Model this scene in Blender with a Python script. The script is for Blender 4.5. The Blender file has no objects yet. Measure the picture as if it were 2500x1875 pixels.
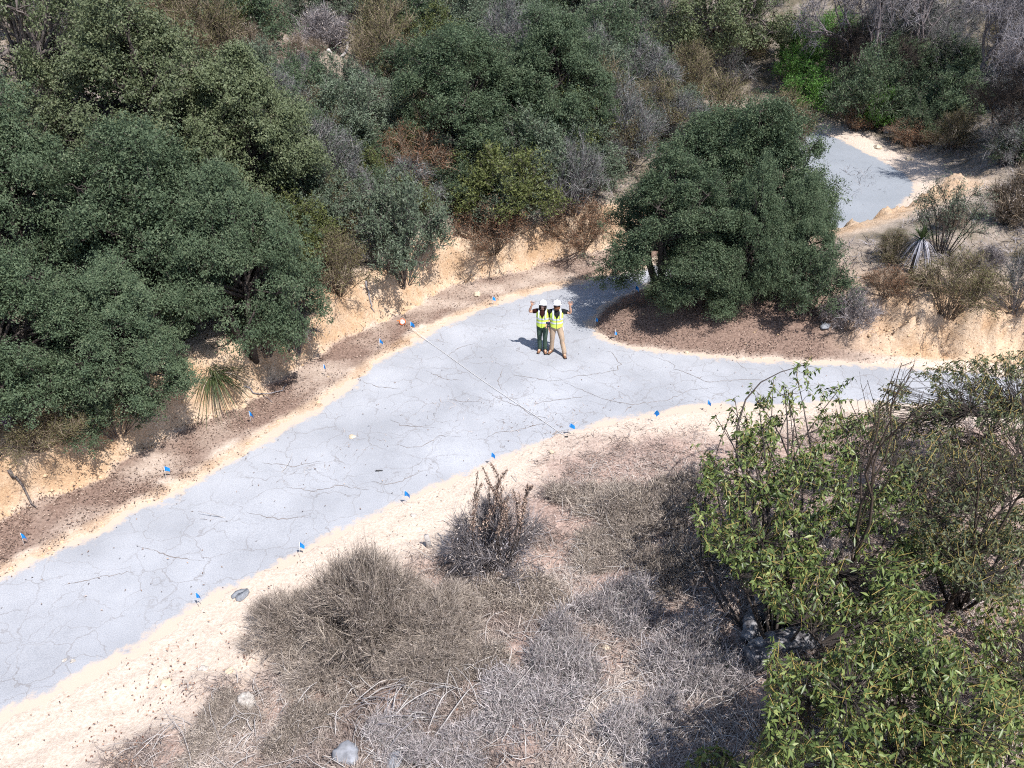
import bpy, math, random
import numpy as np
from mathutils import Vector, Matrix

random.seed(11)
RNG = np.random.default_rng(11)
SC = bpy.context.scene
COL = SC.collection

# ------------------------------------------------------------------ camera, sky, sun, exposure
CAM_H, PITCH, FPX = 14.5, math.radians(32.0), 2080.0      # photo frame 2500 x 1875
cam_data = bpy.data.cameras.new("camera")
cam_data.sensor_width = 36.0
cam_data.lens = 36.0 * FPX / 2500.0
cam_data.clip_start, cam_data.clip_end = 0.1, 2000.0
cam = bpy.data.objects.new("camera", cam_data)
COL.objects.link(cam)
cam.location = (0, 0, CAM_H)
cam.rotation_euler = (math.pi / 2 - PITCH, 0, 0)
SC.camera = cam

TO_SUN = Vector((0.66, -0.80, 1.78)).normalized()
world = bpy.data.worlds.new("World")
SC.world = world
world.use_nodes = True
wn = world.node_tree
sky = wn.nodes.new("ShaderNodeTexSky")
sky.sky_type = 'NISHITA'
sky.sun_disc = False
sky.sun_elevation = math.asin(TO_SUN.z)
sky.sun_rotation = math.atan2(TO_SUN.x, TO_SUN.y)
wn.links.new(sky.outputs[0], wn.nodes["Background"].inputs[0])
wn.nodes["Background"].inputs[1].default_value = 0.13
sun_data = bpy.data.lights.new("sun", 'SUN')
sun_data.energy = 5.0
sun_data.angle = math.radians(0.53)
sun_data.color = (1.0, 0.968, 0.935)
sun = bpy.data.objects.new("sun", sun_data)
COL.objects.link(sun)
sun.rotation_euler = TO_SUN.to_track_quat('Z', 'Y').to_euler()
SC.view_settings.view_transform = 'Standard'
SC.view_settings.look = 'None'
SC.view_settings.exposure = 0.55
SC.view_settings.gamma = 1.0
SC.cycles.max_bounces = 4
SC.cycles.diffuse_bounces = 2
SC.cycles.glossy_bounces = 2
SC.cycles.transmission_bounces = 2
SC.cycles.use_adaptive_sampling = True
SC.cycles.adaptive_threshold = 0.03
SC.cycles.filter_width = 1.1
SC.cycles.use_denoising = False
SC.cycles.transparent_max_bounces = 4

# ------------------------------------------------------------------ helpers
CP, SP = math.cos(PITCH), math.sin(PITCH)

def ray(px, py):
    u, v = (px - 1250.0) / FPX, (937.5 - py) / FPX
    return np.array([u, CP + v * SP, -SP + v * CP])

def gp(px, py, z=0.0):
    d = ray(px, py)
    t = (z - CAM_H) / d[2]
    return np.array([d[0] * t, d[1] * t])

def project(p):
    x, y, z = p[0], p[1], p[2] - CAM_H
    dep = y * CP - z * SP
    return 1250 + FPX * x / dep, 937.5 - FPX * (y * SP + z * CP) / dep, dep

def vnoise(x, y, seed=0):
    xi, yi = np.floor(x).astype(np.int64), np.floor(y).astype(np.int64)
    fx, fy = x - xi, y - yi
    fx, fy = fx * fx * (3 - 2 * fx), fy * fy * (3 - 2 * fy)
    def h(a, b):
        n = (a * 374761393 + b * 668265263 + seed * 974634777) & 0xFFFFFFFF
        n = ((n ^ (n >> 13)) * 1274126177) & 0xFFFFFFFF
        n = (n ^ (n >> 16)) & 0xFFFF
        return n / 65535.0
    return ((h(xi, yi) * (1 - fx) + h(xi + 1, yi) * fx) * (1 - fy) + (h(xi, yi + 1) * (1 - fx) + h(xi + 1, yi + 1) * fx) * fy) * 2 - 1

def fbm(x, y, seed=0, octv=4):
    r, a = 0.0, 1.0
    for o in range(octv):
        r = r + a * vnoise(x, y, seed + o)
        x, y, a = x * 2.03 + 7.1, y * 2.03 - 3.7, a * 0.5
    return r

def smooth(a, b, x):
    t = np.clip((x - a) / (b - a), 0, 1)
    return t * t * (3 - 2 * t)

def mesh(name, V, F, attrs=None, shade=False):
    """V (n,3); F list of int arrays (m,k); attrs {name: per-vertex floats}"""
    me = bpy.data.meshes.new(name)
    V = np.asarray(V, dtype=np.float32)
    if not isinstance(F, (list, tuple)):
        F = [F]
    F = [np.asarray(f, dtype=np.int32) for f in F if len(f)]
    me.vertices.add(len(V))
    me.vertices.foreach_set("co", V.ravel())
    nl = sum(f.size for f in F)
    npoly = sum(len(f) for f in F)
    me.loops.add(nl)
    me.loops.foreach_set("vertex_index", np.concatenate([f.ravel() for f in F]))
    me.polygons.add(npoly)
    tot = np.concatenate([np.full(len(f), f.shape[1], dtype=np.int32) for f in F])
    start = np.concatenate([[0], np.cumsum(tot)[:-1]]).astype(np.int32)
    me.polygons.foreach_set("loop_start", start)
    me.polygons.foreach_set("loop_total", tot)
    if shade:
        me.polygons.foreach_set("use_smooth", np.ones(npoly, dtype=bool))
    for k, a in (attrs or {}).items():
        at = me.attributes.new(k, 'FLOAT', 'POINT')
        at.data.foreach_set("value", np.asarray(a, dtype=np.float32))
    me.update(calc_edges=True)
    me.validate()
    return me

def obj(name, me, material=None, parent=None, loc=None, rot=None, scale=None):
    o = bpy.data.objects.new(name, me)
    COL.objects.link(o)
    if material is not None and me is not None and not me.materials:
        me.materials.append(material)
    if parent is not None:
        o.parent = parent
    if loc is not None: o.location = loc
    if rot is not None: o.rotation_euler = rot
    if scale is not None: o.scale = scale
    return o

def tag(o, label=None, cat=None, group=None, kind=None):
    if label: o["label"] = label
    if cat: o["category"] = cat
    if group: o["group"] = group
    if kind: o["kind"] = kind
    return o

def thing(name, label, cat, loc, rz=0.0, group=None, scale=None):
    o = bpy.data.objects.new(name, None)
    COL.objects.link(o)
    o.empty_display_size = 0.2
    o.location = loc
    o.rotation_euler = (0, 0, rz)
    if scale is not None: o.scale = scale
    return tag(o, label, cat, group)

class MB:
    """collects polygons into one mesh"""
    def __init__(s): s.V, s.F, s.n = [], {}, 0
    def add(s, V, F):
        V = np.asarray(V, dtype=float).reshape(-1, 3)
        for f in (F if isinstance(F, list) else [F]):
            f = np.asarray(f, dtype=np.int64)
            if f.size: s.F.setdefault(f.shape[1], []).append(f + s.n)
        s.V.append(V); s.n += len(V)
        return s
    def tube(s, P, R, n=6, cap=True):
        V, F = tube(P, R, n, cap)
        return s.add(V, F)
    def box(s, c, h, rot=None):
        V = np.array([[x, y, z] for x in (-1, 1) for y in (-1, 1) for z in (-1, 1)], float) * np.asarray(h)
        if rot is not None: V = V @ np.asarray(rot).T
        return s.add(V + np.asarray(c), np.array([[0, 1, 3, 2], [4, 6, 7, 5], [0, 4, 5, 1], [2, 3, 7, 6], [0, 2, 6, 4], [1, 5, 7, 3]]))
    def lathe(s, prof, n=16, c=(0, 0, 0), sx=1.0, sy=1.0):
        """prof [(r,z)...] bottom to top"""
        a = np.linspace(0, 2 * math.pi, n, endpoint=False)
        V = np.concatenate([np.stack([r * sx * np.cos(a), r * sy * np.sin(a), np.full(n, z)], 1) for r, z in prof]) + np.asarray(c)
        F = []
        for k in range(len(prof) - 1):
            i = np.arange(n); j = (i + 1) % n
            F.append(np.stack([k * n + i, k * n + j, (k + 1) * n + j, (k + 1) * n + i], 1))
        return s.add(V, [np.concatenate(F)])
    def mesh(s, name, shade=False, attrs=None):
        return mesh(name, np.concatenate(s.V), [np.concatenate(v) for v in s.F.values()], attrs, shade)

def tube(P, R, n=6, cap=True):
    P = np.asarray(P, float); R = np.broadcast_to(np.asarray(R, float), (len(P),))
    T = np.gradient(P, axis=0)
    T /= np.linalg.norm(T, axis=1, keepdims=True) + 1e-9
    ref = np.array([0.0, 0, 1]) if abs(T[:, 2]).mean() < 0.85 else np.array([1.0, 0, 0])
    U = np.cross(T, ref); U /= np.linalg.norm(U, axis=1, keepdims=True) + 1e-9
    W = np.cross(T, U)
    a = np.linspace(0, 2 * math.pi, n, endpoint=False)
    V = (P[:, None] + R[:, None, None] * (np.cos(a)[None, :, None] * U[:, None] + np.sin(a)[None, :, None] * W[:, None])).reshape(-1, 3)
    i = np.arange(n); j = (i + 1) % n
    F = np.concatenate([np.stack([k * n + i, k * n + j, (k + 1) * n + j, (k + 1) * n + i], 1) for k in range(len(P) - 1)])
    out = [F]
    if cap and n > 4:
        out.append(np.array([np.arange(n)[::-1], (len(P) - 1) * n + np.arange(n)]))
    return V, out

# ------------------------------------------------------------------ materials
def new_mat(name):
    m = bpy.data.materials.new(name)
    m.use_nodes = True
    nt = m.node_tree
    return m, nt, nt.nodes["Principled BSDF"]

def node(nt, typ, **kw):
    n = nt.nodes.new(typ)
    for k, v in kw.items(): setattr(n, k, v)
    return n

def ramp(nt, src, stops):
    r = nt.nodes.new("ShaderNodeValToRGB")
    while len(r.color_ramp.elements) < len(stops): r.color_ramp.elements.new(0.5)
    for e, (p, c) in zip(r.color_ramp.elements, stops):
        e.position = p
        e.color = (*c, 1) if len(c) == 3 else c
    nt.links.new(src, r.inputs[0])
    return r.outputs[0]

def noise(nt, scale, detail=4, rough=0.6, coord='Object', dist=0.0):
    tc = nt.nodes.new("ShaderNodeTexCoord")
    n = nt.nodes.new("ShaderNodeTexNoise")
    n.inputs["Scale"].default_value = scale
    n.inputs["Detail"].default_value = detail
    n.inputs["Roughness"].default_value = rough
    n.inputs["Distortion"].default_value = dist
    nt.links.new(tc.outputs[coord], n.inputs["Vector"])
    return n.outputs["Fac"]

def mix(nt, fac, a, b, typ='MIX'):
    m = nt.nodes.new("ShaderNodeMixRGB")
    m.blend_type = typ
    for i, s in ((0, fac), (1, a), (2, b)):
        if isinstance(s, (int, float)): m.inputs[i].default_value = s
        elif isinstance(s, tuple): m.inputs[i].default_value = (*s, 1)
        else: nt.links.new(s, m.inputs[i])
    return m.outputs[0]

def math_n(nt, op, a, b=0.0, clamp=False):
    m = nt.nodes.new("ShaderNodeMath"); m.operation = op; m.use_clamp = clamp
    for i, s in ((0, a), (1, b)):
        if isinstance(s, (int, float)): m.inputs[i].default_value = s
        else: nt.links.new(s, m.inputs[i])
    return m.outputs[0]

def attr(nt, name):
    a = nt.nodes.new("ShaderNodeAttribute"); a.attribute_name = name
    return a.outputs["Fac"]

def bump(nt, bsdf, h, strength=0.5, dist=0.05):
    b = nt.nodes.new("ShaderNodeBump")
    b.inputs["Strength"].default_value = strength
    b.inputs["Distance"].default_value = dist
    nt.links.new(h, b.inputs["Height"])
    nt.links.new(b.outputs[0], bsdf.inputs["Normal"])

def plain(name, col, rough=0.7, spec=0.3, var=0.15, scale=8.0):
    m, nt, b = new_mat(name)
    f = noise(nt, scale)
    lo = tuple(c * (1 - var) for c in col); hi = tuple(min(1, c * (1 + var)) for c in col)
    nt.links.new(ramp(nt, f, [(0.3, lo), (0.7, hi)]), b.inputs["Base Color"])
    b.inputs["Roughness"].default_value = rough
    b.inputs["Specular IOR Level"].default_value = spec
    return m

def leafy(name, stops, rough=0.6, spec=0.25, trans=0.25, hue=0.10):
    """leaf colour by the per-leaf value 'rnd', shifted per plant"""
    m, nt, b = new_mat(name)
    c = ramp(nt, attr(nt, "rnd"), stops)
    oi = nt.nodes.new("ShaderNodeObjectInfo")
    val = math_n(nt, 'MULTIPLY_ADD', oi.outputs["Random"], 2 * hue)
    val.node.inputs[2].default_value = 1 - hue
    hs = nt.nodes.new("ShaderNodeHueSaturation")
    nt.links.new(val, hs.inputs["Value"])
    nt.links.new(c, hs.inputs["Color"])
    col = hs.outputs[0]
    nt.links.new(col, b.inputs["Base Color"])
    b.inputs["Roughness"].default_value = rough
    b.inputs["Specular IOR Level"].default_value = spec
    if trans > 0:
        t = nt.nodes.new("ShaderNodeBsdfTranslucent")
        nt.links.new(col, t.inputs[0])
        ms = nt.nodes.new("ShaderNodeMixShader"); ms.inputs[0].default_value = trans
        nt.links.new(b.outputs[0], ms.inputs[1]); nt.links.new(t.outputs[0], ms.inputs[2])
        nt.links.new(ms.outputs[0], nt.nodes["Material Output"].inputs[0])
    return m

# ------------------------------------------------------------------ road outline and terrain
EDGE_A = [(-900, 1850), (-420, 1610), (-250, 1525), (0, 1402), (120, 1345), (330, 1240), (480, 1165), (620, 1080), (700, 1030), (780, 985), (850, 940), (900, 890),
          (980, 838), (1060, 800), (1130, 770), (1200, 737), (1253, 722), (1326, 703), (1400, 690), (1480, 672), (1571, 650), (1700, 612), (1840, 545),
          (1915, 480), (1935, 430), (1925, 385), (1880, 345), (1780, 318), (1600, 290)]
EDGE_D = [(1500, 255), (1700, 270), (1850, 286), (1950, 305), (2013, 324), (2074, 347), (2132, 378), (2190, 405), (2229, 428), (2248, 465), (2217, 505), (2152, 540), (2094, 559),
          (2036, 575), (1993, 586), (1900, 612), (1800, 640), (1680, 674), (1560, 705), (1530, 725), (1470, 758), (1440, 780), (1430, 797), (1440, 818),
          (1475, 836), (1550, 846), (1630, 855), (1750, 868), (1850, 873), (1950, 878), (2050, 881), (2150, 889), (2250, 895), (2400, 905), (2700, 925), (3400, 975)]
EDGE_C = [(3400, 1090), (2700, 1030), (2400, 1000), (2000, 988), (1850, 995), (1700, 1000), (1640, 1006), (1560, 1015), (1480, 1035), (1430, 1050), (1380, 1068), (1330, 1082), (1270, 1105),
          (1200, 1140), (1100, 1182), (980, 1236), (850, 1300), (730, 1357), (620, 1420), (490, 1497), (350, 1577), (200, 1665), (0, 1760), (-250, 1890), (-520, 2040)]
N_OUT = 9            # leading points of EDGE_D that border the slope beyond the far bend
PA = np.array([gp(*p) for p in EDGE_A]); PD_ALL = np.array([gp(*p) for p in EDGE_D]); PC = np.array([gp(*p) for p in EDGE_C])
PD, PB = PD_ALL[:N_OUT + 1], PD_ALL[N_OUT:]

def densify(P, step=0.6):
    out = []
    for a, b in zip(P[:-1], P[1:]):
        n = max(1, int(np.linalg.norm(b - a) / step))
        for k in range(n): out.append(a + (b - a) * k / n)
    out.append(P[-1])
    Q = np.array(out)
    for _ in range(3):
        Q[1:-1] = 0.25 * Q[:-2] + 0.5 * Q[1:-1] + 0.25 * Q[2:]
    return Q

PA, PD, PB, PC = densify(PA), densify(PD), densify(PB), densify(PC)
POLY = np.concatenate([PA, PD, PB, PC])

def dist_to(X, Y, P):
    best = np.full(X.shape, 1e9)
    for a, b in zip(P[:-1], P[1:]):
        ex, ey = b - a
        t = np.clip(((X - a[0]) * ex + (Y - a[1]) * ey) / (ex * ex + ey * ey + 1e-12), 0, 1)
        d = (X - a[0] - t * ex) ** 2 + (Y - a[1] - t * ey) ** 2
        np.minimum(best, d, out=best)
    return np.sqrt(best)

def inside(X, Y, P):
    c = np.zeros(X.shape, bool)
    Q = np.roll(P, 1, axis=0)
    for (x1, y1), (x2, y2) in zip(Q, P):
        if y1 == y2: continue
        k = ((Y < y1) != (Y < y2)) & (X < (x2 - x1) * (Y - y1) / (y2 - y1) + x1)
        c ^= k
    return c

def terrain_eval(X, Y):
    """height and ground-cover weights"""
    dA, dB, dC, dD = (dist_to(X, Y, P) for P in (PA, PB, PC, PD))
    ins = inside(X, Y, POLY)
    dm = np.minimum(np.minimum(dA, dB), np.minimum(dC, dD))
    n1 = fbm(X * 0.35, Y * 0.35, 3, 4); n2 = fbm(X * 1.7, Y * 1.7, 9, 4); n3 = fbm(X * 6.0, Y * 6.0, 21, 3)
    rid = 1 - np.abs(fbm(X * 1.1 + 0.3 * n2, Y * 1.1, 31, 3))
    # A: verge, cut bank, hillside
    vw = 1.75 + 0.35 * vnoise(X * 0.5, Y * 0.5, 5) + 0.15 * n2
    bh = 1.45 + 0.3 * vnoise(X * 0.25, Y * 0.25, 8)
    bw = 0.75
    tb = np.clip((dA - vw) / bw, 0, 1)
    hA = 0.02 + 0.10 * np.clip(dA, 0, vw) / 1.75 + bh * smooth(0, 1, tb) * (0.85 + 0.15 * tb)
    face = smooth(0.02, 0.25, tb) * (1 - smooth(0.8, 1.0, tb))
    hA = hA + face * (0.24 * n2 + 0.17 * n3 + 0.22 * (rid - 0.6))
    up = np.clip(dA - vw - bw, 0, None)
    hA = hA + 26 * (1 - np.exp(-up * 0.50 / 26)) + np.clip(up / 5, 0, 1) * 0.55 * n1
    # B: island mound, steep sandy bank on its right half
    steep = smooth(9.0, 12.5, X - 0.05 * Y)
    gent = 0.03 + 2.1 * (1 - np.exp(-dB * 0.26 / 1.0))
    bk = 0.05 + 1.5 * smooth(0.7, 1.9, dB + 0.25 * n2) + 0.9 * (1 - np.exp(-np.clip(dB - 1.9, 0, None) * 0.4))
    bk = bk + smooth(0.5, 0.9, dB) * (1 - smooth(1.7, 2.2, dB)) * (0.22 * n2 + 0.14 * n3)
    hB = gent * (1 - steep) + bk * steep + np.clip(dB / 4, 0, 1) * 0.2 * n1
    hB = hB + smooth(14, 30, X) * np.clip(dB - 3, 0, None) * 0.25
    # C: sandy shoulder, brushy slope rising gently towards the viewer
    hC = 0.02 + 0.05 * smooth(0.2, 0.9, dC) + 7.0 * (1 - np.exp(-np.clip(dC - 1.2, 0, None) * 0.16 / 7.0)) * (1 - smooth(14, 26, dC)) - 8 * smooth(18, 40, dC) + np.clip(dC / 3, 0, 1) * 0.16 * n1 + np.clip(dC - 0.6, 0, 1) * 0.05 * n2
    # D: slope beyond the far bend
    hD = 0.03 + 0.08 * smooth(0, 1, dD) + 32 * (1 - np.exp(-np.clip(dD - 1.6, 0, None) * 0.36 / 32)) + np.clip(dD / 6, 0, 1) * 0.6 * n1
    s = 0.22 + 0.16 * dm
    W = [np.exp(-(d - dm) / s) for d in (dA, dB, dC, dD)]
    ws = sum(W)
    h = sum(w * hh for w, hh in zip(W, (hA, hB, hC, hD))) / ws
    wA, wB, wC, wD = (w / ws for w in W)
    edge = np.where(ins, -dm, dm)
    h = h + 0.025 * n3 * smooth(0.0, 0.6, edge) + 0.012 * n3
    e2 = edge + 0.16 * n2 + 0.07 * n3 + 0.10 * n1
    h = np.where(edge < 0.5, h * smooth(-0.35, 0.3, e2) - 0.07 * (1 - smooth(-0.32, 0.06, e2)), h)
    # cover weights
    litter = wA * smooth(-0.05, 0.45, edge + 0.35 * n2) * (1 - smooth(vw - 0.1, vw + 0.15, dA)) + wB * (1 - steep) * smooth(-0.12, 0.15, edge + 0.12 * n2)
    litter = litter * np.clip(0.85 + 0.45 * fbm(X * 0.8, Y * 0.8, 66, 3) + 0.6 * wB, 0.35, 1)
    bank = wA * smooth(vw - 0.05, vw + 0.1, dA) * (1 - smooth(vw + bw + 0.1, vw + bw + 0.8, dA)) + wB * steep * smooth(0.3, 0.6, edge) * (1 - smooth(2.6, 4, dB))
    bank = bank + 0.6 * wA * (1 - smooth(0.1, 0.45, edge))
    hill = wA * smooth(vw + bw + 0.2, vw + bw + 1.0, dA) + wD * smooth(1.2, 2.5, dD) + wB * steep * smooth(2.6, 4.5, dB)
    brush = wC * smooth(1.4, 3.0, dC + 0.6 * n1 + 0.3 * n2 - 0.9 * (1 - smooth(-6, 2, X)) + 1.25 * smooth(-3, 3, X))
    return h, edge, (wA, wB, wC, wD), litter, bank, hill, brush

def axis(lo, hi, a, b, step, grow=1.07):
    mid = list(np.arange(a, b + 1e-6, step))
    l, s = [a], step
    while l[-1] > lo: s *= grow; l.append(l[-1] - s)
    r, s = [b], step
    while r[-1] < hi: s *= grow; r.append(r[-1] + s)
    return np.array(l[:0:-1] + mid + r[1:])

GX, GY = axis(-320, 330, -16.0, 22.0, 0.13), axis(-250, 420, 8.5, 41.0, 0.13)
XX, YY = np.meshgrid(GX, GY)
HH, EDG, WREG, LIT, BNK, HIL, BRU = terrain_eval(XX, YY)

def sample(F, x, y):
    x, y = np.asarray(x, float), np.asarray(y, float)
    i = np.clip(np.searchsorted(GX, x) - 1, 0, len(GX) - 2); j = np.clip(np.searchsorted(GY, y) - 1, 0, len(GY) - 2)
    u = np.clip((x - GX[i]) / (GX[i + 1] - GX[i]), 0, 1); v = np.clip((y - GY[j]) / (GY[j + 1] - GY[j]), 0, 1)
    return (F[j, i] * (1 - u) + F[j, i + 1] * u) * (1 - v) + (F[j + 1, i] * (1 - u) + F[j + 1, i + 1] * u) * v

def zt(x, y): return float(sample(HH, x, y))

def zg(x, y):
    """ground or road surface"""
    z = zt(x, y)
    return max(z, 0.0) if float(sample(EDG, x, y)) < 0.3 else z

def hit(px, py):
    """where the view ray through a photo pixel meets the ground"""
    d = ray(px, py)
    t = np.arange(6.0, 160.0, 0.05)
    P = d[None] * t[:, None]
    below = P[:, 2] + CAM_H < sample(HH, P[:, 0], P[:, 1])
    k = int(np.argmax(below)) if below.any() else len(t) - 1
    x, y = P[k, 0], P[k, 1]
    return np.array([x, y, zg(x, y)])

def grid_faces(ny, nx):
    i = np.arange(ny * nx).reshape(ny, nx)
    return np.stack([i[:-1, :-1].ravel(), i[:-1, 1:].ravel(), i[1:, 1:].ravel(), i[1:, :-1].ravel()], 1)

# ground material: pale sand, ochre cut bank, brown litter soil, dry hillside soil
M_GROUND, nt, bs = new_mat("dry_ground")
nz, nf = noise(nt, 0.9, 6, 0.65), noise(nt, 14.0, 6, 0.7)
sand = ramp(nt, nf, [(0.25, (0.37, 0.29, 0.228)), (0.5, (0.52, 0.43, 0.355)), (0.8, (0.65, 0.565, 0.49))])
bankc = mix(nt, ramp(nt, nz, [(0.4, (0, 0, 0)), (0.62, (1, 1, 1))]), ramp(nt, nf, [(0.3, (0.33, 0.205, 0.12)), (0.7, (0.54, 0.375, 0.235))]), ramp(nt, nf, [(0.3, (0.43, 0.315, 0.22)), (0.7, (0.62, 0.48, 0.35))]))
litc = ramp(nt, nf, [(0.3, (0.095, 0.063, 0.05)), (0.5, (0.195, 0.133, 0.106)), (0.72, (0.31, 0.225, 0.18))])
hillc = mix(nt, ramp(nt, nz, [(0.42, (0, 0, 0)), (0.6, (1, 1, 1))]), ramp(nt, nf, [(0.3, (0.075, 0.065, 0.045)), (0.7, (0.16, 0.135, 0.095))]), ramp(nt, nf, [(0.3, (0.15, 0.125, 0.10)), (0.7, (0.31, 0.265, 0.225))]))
bruc = ramp(nt, nf, [(0.28, (0.14, 0.095, 0.08)), (0.5, (0.34, 0.245, 0.205)), (0.75, (0.53, 0.425, 0.37))])
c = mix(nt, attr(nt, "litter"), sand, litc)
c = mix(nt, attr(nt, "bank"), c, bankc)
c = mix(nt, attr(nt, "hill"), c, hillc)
c = mix(nt, attr(nt, "brush"), c, bruc)
nt.links.new(c, bs.inputs["Base Color"])
bs.inputs["Roughness"].default_value = 0.95
bs.inputs["Specular IOR Level"].default_value = 0.1
bh_ = math_n(nt, 'ADD', math_n(nt, 'MULTIPLY', noise(nt, 3.2, 7, 0.72, dist=0.8), math_n(nt, 'ADD', math_n(nt, 'MULTIPLY', attr(nt, 'bank'), 2.4), 0.5)), nf)
bump(nt, bs, bh_, 0.6, 0.05)
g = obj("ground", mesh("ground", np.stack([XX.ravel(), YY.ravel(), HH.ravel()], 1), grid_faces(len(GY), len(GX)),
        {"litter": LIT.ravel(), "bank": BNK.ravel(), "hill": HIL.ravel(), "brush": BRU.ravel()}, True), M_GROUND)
tag(g, kind="structure")

# road sheet
rx, ry = np.arange(-26, 36, 0.12), np.arange(8, 62, 0.12)
RX, RY = np.meshgrid(rx, ry)
rin = inside(RX, RY, POLY)
near = np.zeros(RX.shape, bool)
rd = dist_to(RX, RY, POLY)
redge = np.where(rin, rd, -rd)
keep = redge > -0.5
cell = keep[:-1, :-1] & keep[1:, :-1] & keep[:-1, 1:] & keep[1:, 1:]
fidx = grid_faces(*RX.shape)[cell.ravel()]
used = np.unique(fidx)
remap = np.full(RX.size, -1); remap[used] = np.arange(len(used))
RV = np.stack([RX.ravel(), RY.ravel(), (0.012 * fbm(RX * 0.5, RY * 0.5, 77, 3) * smooth(0.2, 1.2, redge)).ravel()], 1)[used]
M_ROAD, nt, bs = new_mat("old_asphalt")
tc = node(nt, "ShaderNodeTexCoord")
big, fine = noise(nt, 0.35, 4, 0.6), noise(nt, 38.0, 3, 0.75)
base = mix(nt, ramp(nt, big, [(0.35, (0, 0, 0)), (0.68, (1, 1, 1))]), (0.275, 0.282, 0.302), (0.37, 0.378, 0.402))
base = mix(nt, attr(nt, "cracky"), (0.20, 0.222, 0.245), base)
base = mix(nt, 0.9, base, ramp(nt, fine, [(0.30, (0.74, 0.74, 0.76)), (0.5, (1, 1, 1)), (0.70, (1.2, 1.2, 1.2))]), 'MULTIPLY')
# fine crack network
def crack_net(scale, width, dist_amp):
    wob = node(nt, "ShaderNodeTexNoise"); wob.inputs["Scale"].default_value = 1.6; wob.inputs["Detail"].default_value = 5
    nt.links.new(tc.outputs["Object"], wob.inputs["Vector"])
    add = node(nt, "ShaderNodeVectorMath", operation='MULTIPLY_ADD')
    nt.links.new(wob.outputs["Color"], add.inputs[0]); add.inputs[1].default_value = (dist_amp,) * 3
    nt.links.new(tc.outputs["Object"], add.inputs[2])
    flat = node(nt, "ShaderNodeVectorMath", operation='MULTIPLY'); flat.inputs[1].default_value = (1, 1, 0)
    nt.links.new(add.outputs[0], flat.inputs[0])
    v = node(nt, "ShaderNodeTexVoronoi", feature='DISTANCE_TO_EDGE'); v.voronoi_dimensions = '2D'
    v.inputs["Scale"].default_value = scale; v.inputs["Randomness"].default_value = 1.0
    nt.links.new(flat.outputs[0], v.inputs["Vector"])
    return ramp(nt, v.outputs["Distance"], [(0.0, (1, 1, 1)), (width * 0.4, (0.8, 0.8, 0.8)), (width, (0, 0, 0))])
gate = ramp(nt, noise(nt, 0.55, 3, 0.55), [(0.36, (0.10, 0.10, 0.10)), (0.54, (1, 1, 1))])
cr = mix(nt, 1.0, mix(nt, 1.0, crack_net(1.05, 0.022, 1.0), gate, 'MULTIPLY'), mix(nt, 0.75, (0, 0, 0), crack_net(0.42, 0.010, 1.6)), 'LIGHTEN')
cr = mix(nt, attr(nt, "cracky"), (0, 0, 0), cr)
base = mix(nt, mix(nt, 1.0, cr, (0.46, 0.46, 0.46), 'MULTIPLY'), base, (0.14, 0.118, 0.105))
# sand blown over the edges and in a few patches
spill = math_n(nt, 'ADD', attr(nt, "spill"), math_n(nt, 'ADD', math_n(nt, 'MULTIPLY', math_n(nt, 'SUBTRACT', noise(nt, 3.0, 6, 0.75), 0.5), 1.6), math_n(nt, 'MULTIPLY', math_n(nt, 'SUBTRACT', noise(nt, 0.6, 3, 0.6), 0.5), 1.4)))
base = mix(nt, ramp(nt, spill, [(0.42, (0, 0, 0)), (0.72, (0.9, 0.9, 0.9))]), base, (0.49, 0.39, 0.305))
nt.links.new(base, bs.inputs["Base Color"])
bs.inputs["Roughness"].default_value = 0.85
bs.inputs["Specular IOR Level"].default_value = 0.2
bump(nt, bs, fine, 0.35, 0.01)
rr = redge.ravel()[used]
ex, ey = RV[:, 0], RV[:, 1]
cracky = 1 - 0.7 * smooth(34, 38, ey)
road = obj("road", mesh("road", RV, remap[fidx], {"spill": 1.0 - smooth(-0.15, 0.75, rr), "cracky": cracky}, True), M_ROAD)
tag(road, kind="structure")

# ------------------------------------------------------------------ plant builders
def unit(v):
    return v / (np.linalg.norm(v, axis=-1, keepdims=True) + 1e-9)

def rdir(n, rng):
    return unit(rng.normal(size=(n, 3)))

def leaf_quads(C, D, N, L, W, fold=0.2, rnd=None, rng=RNG):
    """one folded diamond per leaf"""
    n = len(C)
    D = unit(D); S = unit(np.cross(D, N)); N = np.cross(S, D)
    L = np.broadcast_to(L, (n,))[:, None]; W = np.broadcast_to(W, (n,))[:, None]
    V = np.stack([C - D * L * 0.5, C + S * W * 0.5 + N * W * fold, C + D * L * 0.5, C - S * W * 0.5 + N * W * fold], 1).reshape(-1, 3)
    F = np.arange(4 * n).reshape(n, 4)
    if rnd is None: rnd = rng.random(n)
    return V, F, np.repeat(rnd, 4)

def leaf_tris(C, D, N, L, W, rnd):
    n = len(C)
    D = unit(D); S = unit(np.cross(D, N))
    L = np.broadcast_to(L, (n,))[:, None]; W = np.broadcast_to(W, (n,))[:, None]
    V = np.stack([C - D * L * 0.5 - S * W * 0.5, C - D * L * 0.3 + S * W * 0.5, C + D * L * 0.6], 1).reshape(-1, 3)
    return V, np.arange(3 * n).reshape(n, 3), np.repeat(rnd, 3)

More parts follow.
